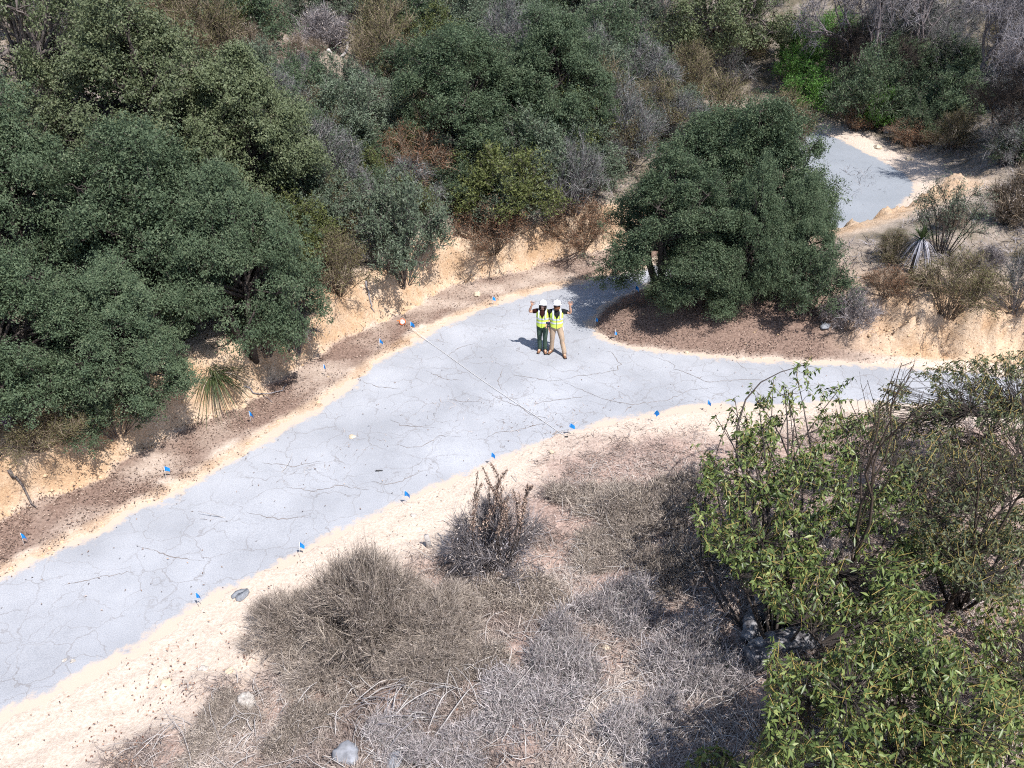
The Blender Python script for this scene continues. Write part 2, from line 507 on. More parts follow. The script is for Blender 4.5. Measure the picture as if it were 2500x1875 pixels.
def big_leaves(C, D, N, L, W, rng, rnd=None):
    """larger leaf, two halves folded on the midrib and bent along its length: 6 verts, 4 tris"""
    n = len(C)
    D = unit(D); S = unit(np.cross(D, N)); N = np.cross(S, D)
    L = np.broadcast_to(L, (n,))[:, None]; W = np.broadcast_to(W, (n,))[:, None]
    bend = -N * L * 0.12
    m = C + D * L * 0.5
    V = np.stack([C, m + S * W * 0.5 + N * W * 0.22, C + D * L + bend, m - S * W * 0.5 + N * W * 0.22, m], 1).reshape(-1, 3)
    i = np.arange(n)[:, None] * 5
    F = np.concatenate([i + np.array([[0, 4, 2, 1]]), i + np.array([[0, 3, 2, 4]])])
    if rnd is None: rnd = rng.random(n)
    return V, F, np.repeat(rnd, 5)

def blades(P0, P1, w, rng, bend=0.0, rnd=None):
    """thin tapering strips from P0 to P1 (grass, twigs)"""
    n = len(P0)
    D = P1 - P0
    S = unit(np.cross(D, rdir(n, rng))) * np.broadcast_to(w, (n,))[:, None]
    L = np.linalg.norm(D, axis=1, keepdims=True)
    M = (P0 + P1) / 2 + rdir(n, rng) * L * bend
    V = np.stack([P0 - S * 0.5, P0 + S * 0.5, M + S * 0.42, M - S * 0.42, P1], 1).reshape(-1, 3)
    i = np.arange(n)[:, None] * 5
    F4 = i + np.array([[0, 1, 2, 3]]); F3 = i + np.array([[3, 2, 4]])
    if rnd is None: rnd = rng.random(n)
    return V, F4, F3, np.repeat(rnd, 5)

def curve(a, b, sag, rng, k=5):
    t = np.linspace(0, 1, k)[:, None]
    a, b = np.asarray(a, float), np.asarray(b, float)
    off = rng.normal(size=3) * np.linalg.norm(b - a) * 0.09
    return a + (b - a) * t + (np.sin(t * math.pi)) * (np.array([0, 0, sag]) + off)

def oak_meshes(seed, W=5.0, H=4.2, n_lobe=60, n_cl=3000, per=42, leaf=0.058, gap=-0.30):
    rng = np.random.default_rng(seed)
    R = W / 2
    Lc, Lr = [], []
    for k in range(n_lobe):
        az = k * 2.39996 + rng.normal(0, 0.35)
        u = (k + 0.5) / n_lobe                    # 0 top ... 1 skirt
        rad = R * (0.12 + 0.72 * math.sin(min(1.0, u * 1.25) * math.pi / 2)) * (0.75 + 0.3 * rng.random())
        z = H * (0.88 - 0.76 * u ** 1.15 + 0.07 * rng.normal())
        Lc.append([math.cos(az) * rad, math.sin(az) * rad, max(z, 0.10 * H)])
        Lr.append(R * (0.11 + 0.15 * rng.random()))
    Lc, Lr = np.array(Lc), np.array(Lr)
    cl, nr = [], []
    while len(cl) < n_cl:
        m = 400
        k = rng.integers(n_lobe, size=m)
        d = rdir(m, rng)
        p = Lc[k] + d * (Lr[k] * (1.5 - 1.0 * rng.random(m) ** 0.8 + 0.7 * (rng.random(m) < 0.10) * rng.random(m)))[:, None] * np.array([1, 1, 0.85])
        dd = np.linalg.norm((p[:, None] - Lc[None]), axis=2) / Lr
        dd[np.arange(m), k] = 9
        ok = (dd.min(1) > 0.45) & (d[:, 2] > -0.65) & (p[:, 2] > 0.02 * H)
        ok &= vnoise(p[:, 0] * 1.7 + p[:, 2] * 1.1, p[:, 1] * 1.7 - p[:, 2] * 0.9, seed) > gap
        cl += list(p[ok]); nr += list(d[ok])
    cl, nr = np.array(cl[:n_cl]), np.array(nr[:n_cl])
    C = np.repeat(cl, per, 0)
    n = len(C)
    cr = np.repeat(0.12 + 0.28 * rng.random(n_cl) ** 1.3, per)[:, None] * (W / 5)
    C = C + rdir(n, rng) * rng.random((n, 1)) ** 0.45 * cr * np.array([1, 1, 0.75])
    N = unit(np.repeat(nr, per, 0) * 0.35 + rdir(n, rng) * 0.8 + np.array([0.15, -0.2, 0.6]))
    fit = np.array([W / (2 * np.percentile(np.abs(C[:, 0]), 99)), W / (2 * np.percentile(np.abs(C[:, 1]), 99)), H / np.percentile(C[:, 2], 99.3)])
    C, cl, Lc = C * fit, cl * fit, Lc * fit
    V, F, r = leaf_tris(C, np.cross(N, rdir(n, rng)), N, leaf * (0.6 + 0.8 * rng.random(n)), leaf * 0.75,
                        np.clip(np.repeat(rng.random(n_cl), per) * 0.5 + rng.random(n) * 0.5, 0, 1))
    crown = mesh("oak_crown", V, F, {"rnd": r})
    mb = MB()
    stems = 4
    for s in range(stems):
        top = np.array([math.cos(1.57 * s) * 0.13 * W, math.sin(1.57 * s) * 0.13 * W, H * (0.40 + 0.12 * rng.random())])
        mb.tube(curve([0.05 * W * math.cos(1.57 * s), 0.05 * W * math.sin(1.57 * s), -0.5], top, 0, rng, 6), np.linspace(0.030 * W, 0.014 * W, 6), 7)
        for k in range(s, n_lobe, stems):
            mb.tube(curve(top * (0.6 + 0.35 * rng.random()), Lc[k], 0.1, rng, 5), np.linspace(0.012 * W, 0.004 * W, 5), 5)
            for q in np.argsort(np.linalg.norm(cl - Lc[k], axis=1))[::6][:5]:
                mb.tube(curve(Lc[k], cl[q], 0.05, rng, 4), np.linspace(0.004 * W, 0.0012 * W, 4), 3, False)
    k = rng.integers(n_cl, size=1600)
    V, F4, F3, _ = blades(cl[k] - nr[k] * 0.15, cl[k] + unit(nr[k] + rdir(1600, rng) * 0.8) * (0.15 + 0.35 * rng.random((1600, 1))), 0.011, rng, 0.1)
    mb.add(V, [F4, F3])
    return crown, mb.mesh("oak_limbs", True)

def brush_meshes(seed, W=2.4, H=1.8, n_stem=34, n_twig=900, twig=0.45, n_leaf=14000, leaf=(0.05, 0.018), upright=0.5, open_=0.55, stem_r=0.012, twig_w=0.007, curl=0.12, leaf_up=0.4, tipw=0.7):
    """many-stemmed shrub: stems and twigs in one mesh, leaves in the other"""
    rng = np.random.default_rng(seed)
    mb = MB(); tips = []
    S = []
    for s in range(n_stem):
        az = rng.random() * 2 * math.pi
        rad = math.sqrt(rng.random())
        top = np.array([math.cos(az) * rad * W * 0.47, math.sin(az) * rad * W * 0.47, H * (1 - (1 - upright) * rad ** 2) * (0.72 + 0.28 * rng.random()) * math.sqrt(max(0.15, 1 - open_ * rad ** 2))])
        b = np.array([math.cos(az) * rad * W * 0.07, math.sin(az) * rad * W * 0.07, -0.12])
        c = curve(b, top, 0.12 * H, rng, 6)
        S.append(c)
        mb.tube(c, np.linspace(stem_r, stem_r * 0.35, 6), 3, False)
    S = np.array(S)
    si = rng.integers(n_stem, size=n_twig)
    t = 0.25 + 0.75 * rng.random(n_twig) ** tipw
    f = t * 4.999; i = np.minimum(f.astype(int), 4); fr = (f - i)[:, None]
    P0 = S[si, i] * (1 - fr) + S[si, i + 1] * fr
    sd = unit(S[si, i + 1] - S[si, i])
    P1 = P0 + unit(sd * 0.7 + rdir(n_twig, rng) * 0.75 + np.array([0, 0, 0.25])) * (twig * (0.4 + 0.8 * rng.random((n_twig, 1))))
    V, F4, F3, _ = blades(P0, P1, twig_w * (0.6 + 0.8 * rng.random(n_twig)), rng, curl)
    ns = sum(len(v) for v in mb.V)
    mb.add(V, [F4, F3])
    nv = mb.n
    stems = mb.mesh("stems", False, {"rnd": np.concatenate([np.full(ns, 0.3), np.repeat(rng.random(n_twig), 5)])})
    leaves = None
    if n_leaf:
        k = rng.integers(n_twig, size=n_leaf)
        u = 0.15 + 0.95 * rng.random((n_leaf, 1))
        C = P0[k] * (1 - u) + P1[k] * u + rng.normal(0, 0.03 * W / 2.4, (n_leaf, 3))
        N = unit(rdir(n_leaf, rng) + np.array([0, 0, leaf_up * 2]))
        D = unit(np.cross(N, rdir(n_leaf, rng)) + 0.4 * unit(P1[k] - P0[k]))
        Vl, Fl, r = leaf_quads(C, D, N, leaf[0] * (0.6 + 0.8 * rng.random(n_leaf)), leaf[1], 0.15, np.clip(rng.random(n_twig)[k] * 0.5 + rng.random(n_leaf) * 0.5, 0, 1))
        leaves = mesh("foliage", Vl, Fl, {"rnd": r})
    return leaves, stems

def mat_meshes(seed, W=3.0, H=0.45, n_tuft=260, per=36, leaf_n=5000):
    """tangled low brush: many small crossing tufts over an uneven patch"""
    rng = np.random.default_rng(seed)
    n = n_tuft * 3
    xy = rng.uniform(-W / 2, W / 2, (n, 2))
    rr = np.hypot(xy[:, 0], xy[:, 1]) / (W / 2)
    th = np.arctan2(xy[:, 1], xy[:, 0])
    ok = rr < 0.62 + 0.38 * vnoise(np.cos(th) * 1.7 + seed, np.sin(th) * 1.7, seed)
    xy = xy[ok][:n_tuft]; n_t = len(xy)
    hh = H * np.clip(0.55 + 0.65 * fbm(xy[:, 0] * 1.6, xy[:, 1] * 1.6, seed, 3), 0.12, 1.1)
    k = np.repeat(np.arange(n_t), per); m = len(k)
    P0 = np.column_stack([xy[k] + rng.normal(0, 0.10, (m, 2)), hh[k] * rng.random(m) * 0.7])
    ax = np.repeat(rng.normal(0, 1, (n_t, 3)), per, 0) * np.array([1, 1, 0.0])
    D = unit(rdir(m, rng) * np.array([1, 1, 0.7]) + ax * 0.55 + np.array([0, 0, 0.30])) * (0.14 + 0.30 * rng.random((m, 1)) ** 1.5)
    P1 = P0 + D; P1[:, 2] = np.clip(P1[:, 2], 0.01, None)
    V, F4, F3, r = blades(P0, P1, 0.008 + 0.005 * rng.random(m), rng, 0.22)
    stems = mesh("stems", V, [F4, F3], {"rnd": r})
    q = rng.integers(m, size=leaf_n)
    C = P0[q] + D[q] * rng.random((leaf_n, 1)) + rng.normal(0, 0.02, (leaf_n, 3))
    V, F, r = leaf_quads(C, rdir(leaf_n, rng), unit(rdir(leaf_n, rng) + np.array([0, 0, 0.8])), 0.045, 0.016, 0.2, None, rng)
    return mesh("foliage", V, F, {"rnd": r}), stems

def bare_tree_meshes(seed, H=6.0, spread=0.55, levels=4, n_fine=5000, lean=(0, 0), r0=0.13, stems=2):
    rng = np.random.default_rng(seed)
    mb = MB(); ends = []
    def grow(p, d, L, r, lev):
        q = p + d * L
        c = curve(p, q, 0.0, rng, 4)
        mb.tube(c, np.linspace(r, r * 0.62, 4), 6 if lev == 0 else (4 if lev < 3 else 3), False)
        if lev >= 1: ends.append((c[1], c[3]))
        if lev == levels: return
        for k in range(3 if lev else 4):
            nd = unit(d + rdir(1, rng)[0] * (0.75 + 0.25 * lev) * spread * 1.5 + np.array([lean[0], lean[1], 0.12]))
            s = c[3] if k < 2 else c[2]
            grow(s, nd, L * (0.60 + 0.22 * rng.random()), r * (0.60 if k < 2 else 0.42), lev + 1)
    for s in range(stems):
        grow(np.array([0.0, 0.0, -0.3]), unit(np.array([lean[0] + rng.normal(0, 0.3), lean[1] + rng.normal(0, 0.3), 1.0])), H * 0.34, r0, 0)
    trunk = mb.mesh("limbs", True)
    fine = None
    if n_fine:
        A = np.array([e[0] for e in ends]); B = np.array([e[1] for e in ends])
        k = rng.integers(len(A), size=n_fine)
        u = rng.random((n_fine, 1))
        P0 = A[k] * (1 - u) + B[k] * u
        P1 = P0 + unit(unit(B[k] - A[k]) * 0.5 + rdir(n_fine, rng)) * (0.07 * H * (0.4 + rng.random((n_fine, 1))))
        V, F4, F3, r = blades(P0, P1, 0.0018 * H * (0.7 + 0.6 * rng.random(n_fine)), rng, 0.12)
        fine = mesh("twigs", V, [F4, F3], {"rnd": r})
    return trunk, fine

# plant materials
M_OAK = leafy("oak_leaf", [(0.0, (0.060, 0.090, 0.050)), (0.5, (0.100, 0.142, 0.080)), (0.85, (0.150, 0.192, 0.108)), (1.0, (0.22, 0.25, 0.155))], 0.6, 0.22, 0.35)
M_OAK2 = leafy("olive_oak_leaf", [(0.0, (0.072, 0.09, 0.045)), (0.5, (0.118, 0.145, 0.072)), (0.85, (0.165, 0.19, 0.098)), (1.0, (0.23, 0.23, 0.13))], 0.55, 0.3)
M_SAGE = leafy("sage_leaf", [(0.0, (0.075, 0.098, 0.065)), (0.5, (0.125, 0.16, 0.105)), (1.0, (0.205, 0.235, 0.175))], 0.75, 0.15)
M_BLUE = leafy("grey_leaf", [(0.0, (0.075, 0.085, 0.075)), (0.5, (0.13, 0.145, 0.125)), (1.0, (0.22, 0.23, 0.21))], 0.8, 0.15)
M_LIME = leafy("yellow_green_leaf", [(0.0, (0.058, 0.075, 0.024)), (0.5, (0.11, 0.13, 0.042)), (1.0, (0.20, 0.21, 0.07))], 0.55, 0.3)
M_VIVID = leafy("fresh_green_leaf", [(0.0, (0.05, 0.13, 0.022)), (0.5, (0.09, 0.21, 0.036)), (1.0, (0.17, 0.29, 0.07))], 0.5, 0.35)
M_OLIVE = leafy("olive_leaf", [(0.0, (0.075, 0.07, 0.03)), (0.5, (0.135, 0.125, 0.055)), (1.0, (0.21, 0.185, 0.095))], 0.7, 0.2)
M_RUST = leafy("rust_leaf", [(0.0, (0.10, 0.05, 0.03)), (0.5, (0.19, 0.10, 0.06)), (1.0, (0.30, 0.18, 0.11))], 0.8, 0.1)
M_STRAW = leafy("dry_straw", [(0.0, (0.18, 0.14, 0.125)), (0.4, (0.36, 0.295, 0.26)), (0.8, (0.53, 0.455, 0.405)), (1.0, (0.68, 0.61, 0.56))], 0.8, 0.15, 0.15)
M_DRYGREY = leafy("dry_grey_twig", [(0.0, (0.085, 0.076, 0.078)), (0.5, (0.19, 0.17, 0.172)), (1.0, (0.36, 0.33, 0.335))], 0.85, 0.1, 0.0)
M_DRYBROWN = leafy("dry_brown_twig", [(0.0, (0.07, 0.052, 0.04)), (0.5, (0.18, 0.138, 0.10)), (1.0, (0.36, 0.29, 0.21))], 0.85, 0.1, 0.0)
M_DRYTAN = leafy("dry_tan_twig", [(0.0, (0.11, 0.09, 0.08)), (0.5, (0.27, 0.225, 0.19)), (1.0, (0.50, 0.43, 0.36))], 0.85, 0.1, 0.0)
M_MAUVE = leafy("mauve_twig", [(0.0, (0.17, 0.145, 0.145)), (0.5, (0.34, 0.30, 0.295)), (1.0, (0.58, 0.53, 0.52))], 0.85, 0.1, 0.0)
M_BARK = plain("grey_bark", (0.13, 0.11, 0.10), 0.9, 0.1, 0.45, 6.0)
M_DARKBARK = plain("dark_bark", (0.055, 0.045, 0.04), 0.9, 0.15, 0.4, 6.0)
M_PALEBARK = plain("bleached_wood", (0.42, 0.39, 0.37), 0.9, 0.1, 0.35, 5.0)
M_SILVER = plain("weathered_branch", (0.22, 0.205, 0.215), 0.9, 0.1, 0.4, 4.0)

OAKS = [oak_meshes(s) for s in (1, 2, 3, 4)] + [oak_meshes(5, 5.0, 4.2, 40, 1300, 34, 0.065, -0.12)]     # the last one is thinner
SHRUB = [brush_meshes(s, 2.4, 1.9, 36, 1100, 0.42, 15000, (0.07, 0.024)) for s in (11, 12, 13)]
FINE = [brush_meshes(s, 2.4, 1.7, 46, 2600, 0.40, 7000, (0.06, 0.016), 0.45, 0.5) for s in (21, 22)]
DRY = [brush_meshes(s, 1.8, 1.1, 60, 4200, 0.34, 1500, (0.05, 0.014), 0.5, 0.5, 0.008, 0.007, 0.2) for s in (31, 32)]
BARE = [bare_tree_meshes(s, 6.0, 0.55, 4, 7000) for s in (41, 42, 43)]

KINDS = {   # kind: (name, meshes, base width, base height, crown material, wood material, part names, category)
    'oak':   ('live_oak', OAKS[:4], 5.0, 4.2, M_OAK, M_DARKBARK, ('crown', 'trunk'), 'tree'),
    'olive': ('olive_oak', OAKS[:4], 5.0, 4.2, M_OAK2, M_DARKBARK, ('crown', 'trunk'), 'tree'),
    'thin':  ('thin_oak', OAKS[4:], 5.0, 4.2, M_OAK2, M_BARK, ('crown', 'trunk'), 'tree'),
    'sage':  ('chaparral_shrub', SHRUB, 2.4, 1.9, M_SAGE, M_BARK, ('foliage', 'stems'), 'shrub'),
    'green': ('green_shrub', SHRUB, 2.4, 1.9, M_OAK, M_BARK, ('foliage', 'stems'), 'shrub'),
    'lime':  ('yellow_green_shrub', SHRUB, 2.4, 1.9, M_LIME, M_BARK, ('foliage', 'stems'), 'shrub'),
    'vivid': ('bright_green_shrub', SHRUB, 2.4, 1.9, M_VIVID, M_BARK, ('foliage', 'stems'), 'shrub'),
    'grey':  ('grey_shrub', FINE, 2.4, 1.7, M_BLUE, M_DRYGREY, ('foliage', 'stems'), 'shrub'),
    'oliveb': ('olive_shrub', FINE, 2.4, 1.7, M_OLIVE, M_DRYBROWN, ('foliage', 'stems'), 'shrub'),
    'brown': ('brown_shrub', FINE, 2.4, 1.7, M_RUST, M_DRYBROWN, ('foliage', 'stems'), 'shrub'),
    'dry':   ('dry_shrub', DRY, 1.8, 1.1, M_STRAW, M_DRYGREY, ('seed_heads', 'stems'), 'shrub'),
    'dryb':  ('dry_brown_shrub', DRY, 1.8, 1.1, M_STRAW, M_DRYBROWN, ('seed_heads', 'stems'), 'shrub'),
    'openb': ('open_shrub', [brush_meshes(25, 2.4, 2.0, 22, 700, 0.42, 3200, (0.07, 0.02), 0.6, 0.4, 0.016, 0.009)], 2.4, 2.0, M_SAGE, M_DARKBARK, ('foliage', 'stems'), 'shrub'),
    'bare':  ('bare_tree', BARE, 5.0, 6.0, M_MAUVE, M_SILVER, ('twigs', 'trunk'), 'tree'),
    'bareb': ('bare_tree', BARE, 5.0, 6.0, M_DRYBROWN, M_DARKBARK, ('twigs', 'trunk'), 'tree'),
}
MESHCACHE = {}
def with_mat(me, m):
    k = (me.name, m.name)
    if k not in MESHCACHE:
        if not me.materials:
            me.materials.append(m); MESHCACHE[k] = me
        elif me.materials[0] == m:
            MESHCACHE[k] = me
        else:
            MESHCACHE[k] = me          # same mesh, material set on the object
    return MESHCACHE[k]

prng = random.Random(5)
def plant(kind, box, label, group=None, var=None, hscale=1.0, lift=0.0, hmin=0.40):
    name, meshes, w0, h0, mc, mw, parts, cat = KINDS[kind]
    x0, y0, x1, y1 = box
    wp, xm = x1 - x0, (x0 + x1) / 2
    by = y1
    for _ in range(3):
        P = hit(xm, by)
        _, _, dep = project(P)
        dz = CAM_H - P[2]
        a = math.atan2(dz, math.hypot(P[0], P[1]))
        by = y1 - 0.30 * wp * math.sin(a)
    ww = wp * dep / FPX
    hw = max(hmin * ww, ((by - y0) * dep / FPX - 0.10 * ww * math.sin(a)) / math.cos(a)) * hscale
    root = thing(name, label, cat, (P[0], P[1], P[2] - 0.05 + lift), prng.random() * 6.28, group, (ww / w0, ww / w0, hw / h0))
    crown, wood = meshes[prng.randrange(len(meshes)) if var is None else var]
    for me, m, pn in ((crown, mc, parts[0]), (wood, mw, parts[1])):
        if me is None: continue
        if not me.materials: me.materials.append(m)
        o = obj(pn, me, None, root)
        if me.materials[0] != m:
            o.material_slots[0].link = 'OBJECT'
            o.material_slots[0].material = m
    return root

HG = "oaks and shrubs on the left hillside"
P = plant
P('thin', (-60, -120, 330, 330), "sparse olive oak in the top left corner with dark trunks showing", HG)
P('olive', (150, 20, 640, 470), "tall oak with rounded olive crest, highest of the left hillside mass", HG)
P('oak', (-130, 250, 260, 700), "dark oak at left edge with lichen-pale branches showing through", HG)
P('oak', (170, 330, 620, 800), "broad dark green oak in the middle of the left hillside", HG)
P('olive', (420, 150, 810, 560), "olive oak forming the right shoulder of the left grove beside dry grass", HG)
P('oak', (420, 430, 790, 880), "dark green oak overhanging the cut bank at the grove's right end", HG)
P('oak', (-160, 620, 270, 1030), "dense dark oak low on the left frame edge", HG)
P('oak', (140, 660, 490, 1010), "dense green oak above the bank, casting shadow on the brown verge", HG)
P('green', (560, 700, 740, 890), "small green shrub hanging over the bank just above the tussock", HG)
P('oliveb', (-30, 960, 230, 1130), "yellowish olive shrub low at the left edge above the pale bank", HG)
P('green', (150, 900, 420, 1100), "low green shrub at the bank edge left of the spiky tussock", HG)
P('grey', (640, 680, 800, 880), "twiggy grey shrub at the bank edge right of the dark grove", HG)
P('lime', (620, 440, 800, 620), "yellowish shrub in the notch between the oaks and the grey chaparral", HG)
P('oliveb', (720, 560, 930, 740), "olive brown shrub above the ochre bank left of the rounded grey-green shrub", HG)

MG = "chaparral shrubs on the middle slope"
P('sage', (850, 420, 1115, 715), "rounded grey-green shrub overhanging the bank above the tape reel", MG)
P('grey', (700, 300, 930, 520), "blue-grey shrub in the middle of the slope below dry grass", MG)
P('sage', (620, 230, 830, 430), "grey-green shrub at the lower rim of the pale dry grass", MG)
P('grey', (770, 400, 960, 560), "small ash grey shrub between olive and rounded green shrubs", MG)
P('oak', (950, 90, 1300, 400), "left half of the big green oak pair on the middle slope", MG)
P('oak', (1190, 60, 1500, 380), "right half of the big green oak pair on the middle slope", MG)
P('brown', (880, 300, 1130, 480), "dark brown half-dead thicket under the green oak pair", MG)
P('grey', (1040, 290, 1260, 440), "bare blue-grey thicket below the green oak pair", MG)
P('lime', (1110, 350, 1370, 580), "yellow-green shrub with lime lower branches above the ochre bank", MG)
P('grey', (1300, 330, 1500, 540), "grey shrub between the yellow-green shrub and the centre oak", MG)
P('grey', (1430, 240, 1620, 430), "pale grey shrub behind the left flank of the centre oak", MG)
P('green', (1270, 360, 1400, 480), "small green shrub tucked behind the yellow-green shrub", MG)
P('brown', (1080, 480, 1330, 640), "rusty dry thicket hanging over the bank below the yellow-green shrub", MG)
P('brown', (1300, 480, 1540, 630), "brown leafless thicket over the bank left of the centre oak", MG)
P('oliveb', (1480, 180, 1700, 330), "olive brush on the slope behind the centre oak's left side", MG)
P('green', (440, -70, 720, 150), "green shrub on the crest at the top, left of the fallen logs", MG)
P('dry', (700, 20, 880, 130), "round grey dead bush beside the bleached fallen logs", MG)
P('green', (860, -60, 1120, 150), "dark shrub at the top edge right of the fallen logs", MG)
P('sage', (1060, -80, 1300, 120), "grey-green shrub at the top edge above the oak pair", MG)
P('green', (1250, -90, 1430, 110), "dark green shrub at the top edge left of the white bare trunks", MG)
P('grey', (1370, 60, 1520, 220), "hazy grey shrub touching the right end of the oak pair", MG)
P('dry', (1490, 100, 1640, 220), "tan dry bush on the slope below the white bare trunks", MG)
P('dry', (640, 150, 800, 260), "low dry bush at the left rim of the pale grass patch", MG)
P('dry', (820, 180, 960, 290), "straw coloured bush in the middle of the pale grass patch", MG)
P('brown', (870, 220, 990, 330), "orange-brown bush at the right rim of the pale grass patch", MG)
P('dryb', (560, 60, 680, 190), "small brown bush on the crest below the top green shrub")

RG = "trees and shrubs around the far bend"
P('oak', (1455, 440, 1800, 770), "left half of the big dark oak on the island beside the road fork", RG, 0, lift=0.6)
P('oak', (1680, 275, 1995, 640), "tall right half of the big dark oak on the island", RG, 1)
P('oak', (1570, 280, 1880, 600), "rounded top of the big dark island oak", RG, 2)
P('green', (1860, 580, 2080, 800), "dark shrub joined to the right foot of the island oak", RG)
P('grey', (1760, 540, 1880, 700), "dead grey bush caught in the island oak's lower right", RG)
P('oliveb', (1800, 230, 2005, 420), "olive brush hiding the far end of the road bend", RG)
P('oliveb', (1640, 190, 1860, 360), "olive shrub peeking over the island oak's crest", RG)
P('thin', (1580, -130, 1920, 200), "dark oak at the top edge with forked trunk showing", RG)
P('vivid', (1900, 150, 2060, 290), "broad bright green bush on the slope above the far road", RG)
P('vivid', (1880, 110, 1990, 220), "bright green bush just above the olive brush at the far bend", RG)
P('vivid', (2090, 200, 2200, 320), "bright green bush low among the dark bare trunks", RG)
P('vivid', (1890, 30, 2030, 180), "bright green bush at the top right among grey trees", RG)
P('vivid', (1960, 20, 2110, 130), "small bright green bush near the top edge among bare trees", RG)
P('green', (1990, 120, 2200, 330), "green shrub at the foot of bare trees beyond the bend", RG)
P('green', (2180, 230, 2300, 350), "dark green shrub next to the pale boulder beyond the bend", RG)
P('bare', (1990, -200, 2260, 260), "grey leafless tree beyond the bend, nearest the bright green bush", RG, 0)
P('bare', (2200, -170, 2470, 290), "grey leafless tree beyond the bend, middle of the right slope", RG, 1)
P('bareb', (2050, 40, 2230, 290), "dark leafless tree with curved trunk behind the far road edge", RG, 2)
P('bare', (2350, -100, 2640, 380), "grey leafless tree at the right frame edge on the far slope", RG, 2)
P('bareb', (2320, 90, 2560, 370), "dark leafless tree above the rusty brush beyond the bend", RG, 0)
P('grey', (2080, -40, 2330, 140), "hazy grey brush at the top right behind the bare trees", RG)
P('grey', (2350, 260, 2560, 420), "grey twiggy brush at the right edge below the bare trees", RG)
P('bare', (1400, -130, 1620, 130), "white-barked bare tree at the top edge right of the oak pair", RG, 1)
P('bare', (2110, -220, 2380, 180), "grey leafless tree at the top right, rearmost behind the others", RG, 2)
P('bare', (2330, -20, 2570, 360), "pale leafless tree leaning over the rusty brush at the right", RG, 1)
P('bareb', (2010, 0, 2170, 250), "dark leafless tree tangled with the green shrub beyond the bend", RG, 1)
P('sage', (-70, 140, 110, 330), "grey-green shrub at the left edge under the sparse top left oak", HG)
P('oliveb', (20, 60, 200, 230), "olive shrub near the top left corner under the sparse oak", HG)
P('green', (-80, 820, 150, 1020), "dark green shrub at the left edge under the oaks", HG)
P('green', (60, 840, 260, 1040), "green shrub filling the foot of the grove near the left edge", HG)
P('oak', (1830, 440, 2020, 720), "lower right limb mass of the big dark island oak", RG, 3)
P('oak', (1580, 560, 1810, 775), "low front skirt of the big dark island oak over the leaf litter", RG, 2)
P('oak', (1700, 420, 1910, 760), "dense middle of the big dark island oak", RG, 0)
P('brown', (2030, 245, 2140, 322), "low rusty brush along the far road edge, left end", RG)
P('brown', (2140, 285, 2290, 368), "low rusty brush along the far road edge, right end", RG)
P('openb', (2200, 410, 2400, 640), "open grey-green shrub at the bend with dark branching stems", RG)
P('oliveb', (2190, 600, 2440, 800), "olive bush above the pale sandy bank on the right", RG)
P('brown', (2090, 640, 2230, 740), "round tan dry bush left of the dead yucca skirt", RG)
P('dryb', (2390, 400, 2560, 560), "brown bush at the right edge level with the far bend", RG)
P('grey', (2400, 600, 2560, 780), "grey brush at the right edge above the sandy bank", RG)
P('dry', (1990, 700, 2150, 820), "grey dead twigs at the right foot of the island oak", RG)


# low shrubs that fill the slopes between the named ones
frng = random.Random(77)
MARKS = [("the rounded olive oak crest", 380, 40), ("the lichen-pale oak", 60, 470), ("the broad dark oak", 400, 560), ("the grove's right shoulder", 620, 350), ("the overhanging dark oak", 600, 660),
         ("the dense bank-top oak", 360, 860), ("the fallen logs", 800, 105), ("the pale grass patch", 800, 200), ("the rounded grey-green shrub", 980, 560), ("the pale yucca rosette", 740, 580),
         ("the brown thicket", 1000, 390), ("the green oak pair", 1220, 220), ("the yellow-green shrub", 1240, 460), ("the ochre bank", 1250, 640), ("the white bare trunks", 1500, 30), ("the island oak", 1760, 480),
         ("the forked dark oak", 1750, 60), ("the bright green bush", 1950, 130), ("the far road bend", 2100, 440), ("the cream boulder", 2170, 318), ("the dead yucca", 2225, 620), ("the middle grey tree", 2320, 80), ("the top right corner", 2450, 30), ("the right sandy bank", 2350, 820)]
KADJ = {'sage': 'grey-green', 'grey': 'ash grey twiggy', 'oliveb': 'olive', 'brown': 'rusty brown', 'green': 'dark green', 'dry': 'pale dry', 'dryb': 'brown dry', 'lime': 'yellow-green'}
FILL_SEEN = {}
def fill_label(kind, px, py, w, mid):
    m = min(MARKS, key=lambda q: math.hypot(q[1] - px, (q[2] - py) * 1.2))
    dx, dy = px - m[1], py - m[2]
    if math.hypot(dx, dy) < 60: rel = "close against"
    elif abs(dx) > 1.8 * abs(dy): rel = "right of" if dx > 0 else "left of"
    elif abs(dy) > 1.8 * abs(dx): rel = "below" if dy > 0 else "above"
    else: rel = ("below" if dy > 0 else "above") + " and " + ("right of" if dx > 0 else "left of")
    big = "broad" if w > mid else "small"
    lb = f"{big} {KADJ[kind]} filler shrub {rel} {m[0]}"
    if len(lb.split()) > 14: lb = lb.replace(' filler', '')
    n = FILL_SEEN.get(lb, 0); FILL_SEEN[lb] = n + 1
    if n == 1: lb += ", farther one"
    elif n > 1: lb += ", farthest one"
    return lb
def fill(region, step, kinds, group, size):
    x0, y0, x1, y1 = region
    y = y0
    while y < y1:
        x = x0 + frng.random() * step
        while x < x1:
            px, py = x + frng.uniform(-0.35, 0.35) * step, y + frng.uniform(-0.35, 0.35) * step * 0.7
            q = hit(px, py)
            up = float(sample(HIL, q[0], q[1]))
            if up > 0.55 and not GAP(px, py):
                w = frng.uniform(*size); h = w * frng.uniform(0.55, 0.85)
                kd = frng.choice(kinds)
                plant(kd, (px - w / 2, py - h, px + w / 2, py + 0.12 * w), fill_label(kd, px, py - h / 2, w, sum(size) / 2), group)
            x += step
        y += step * 0.62
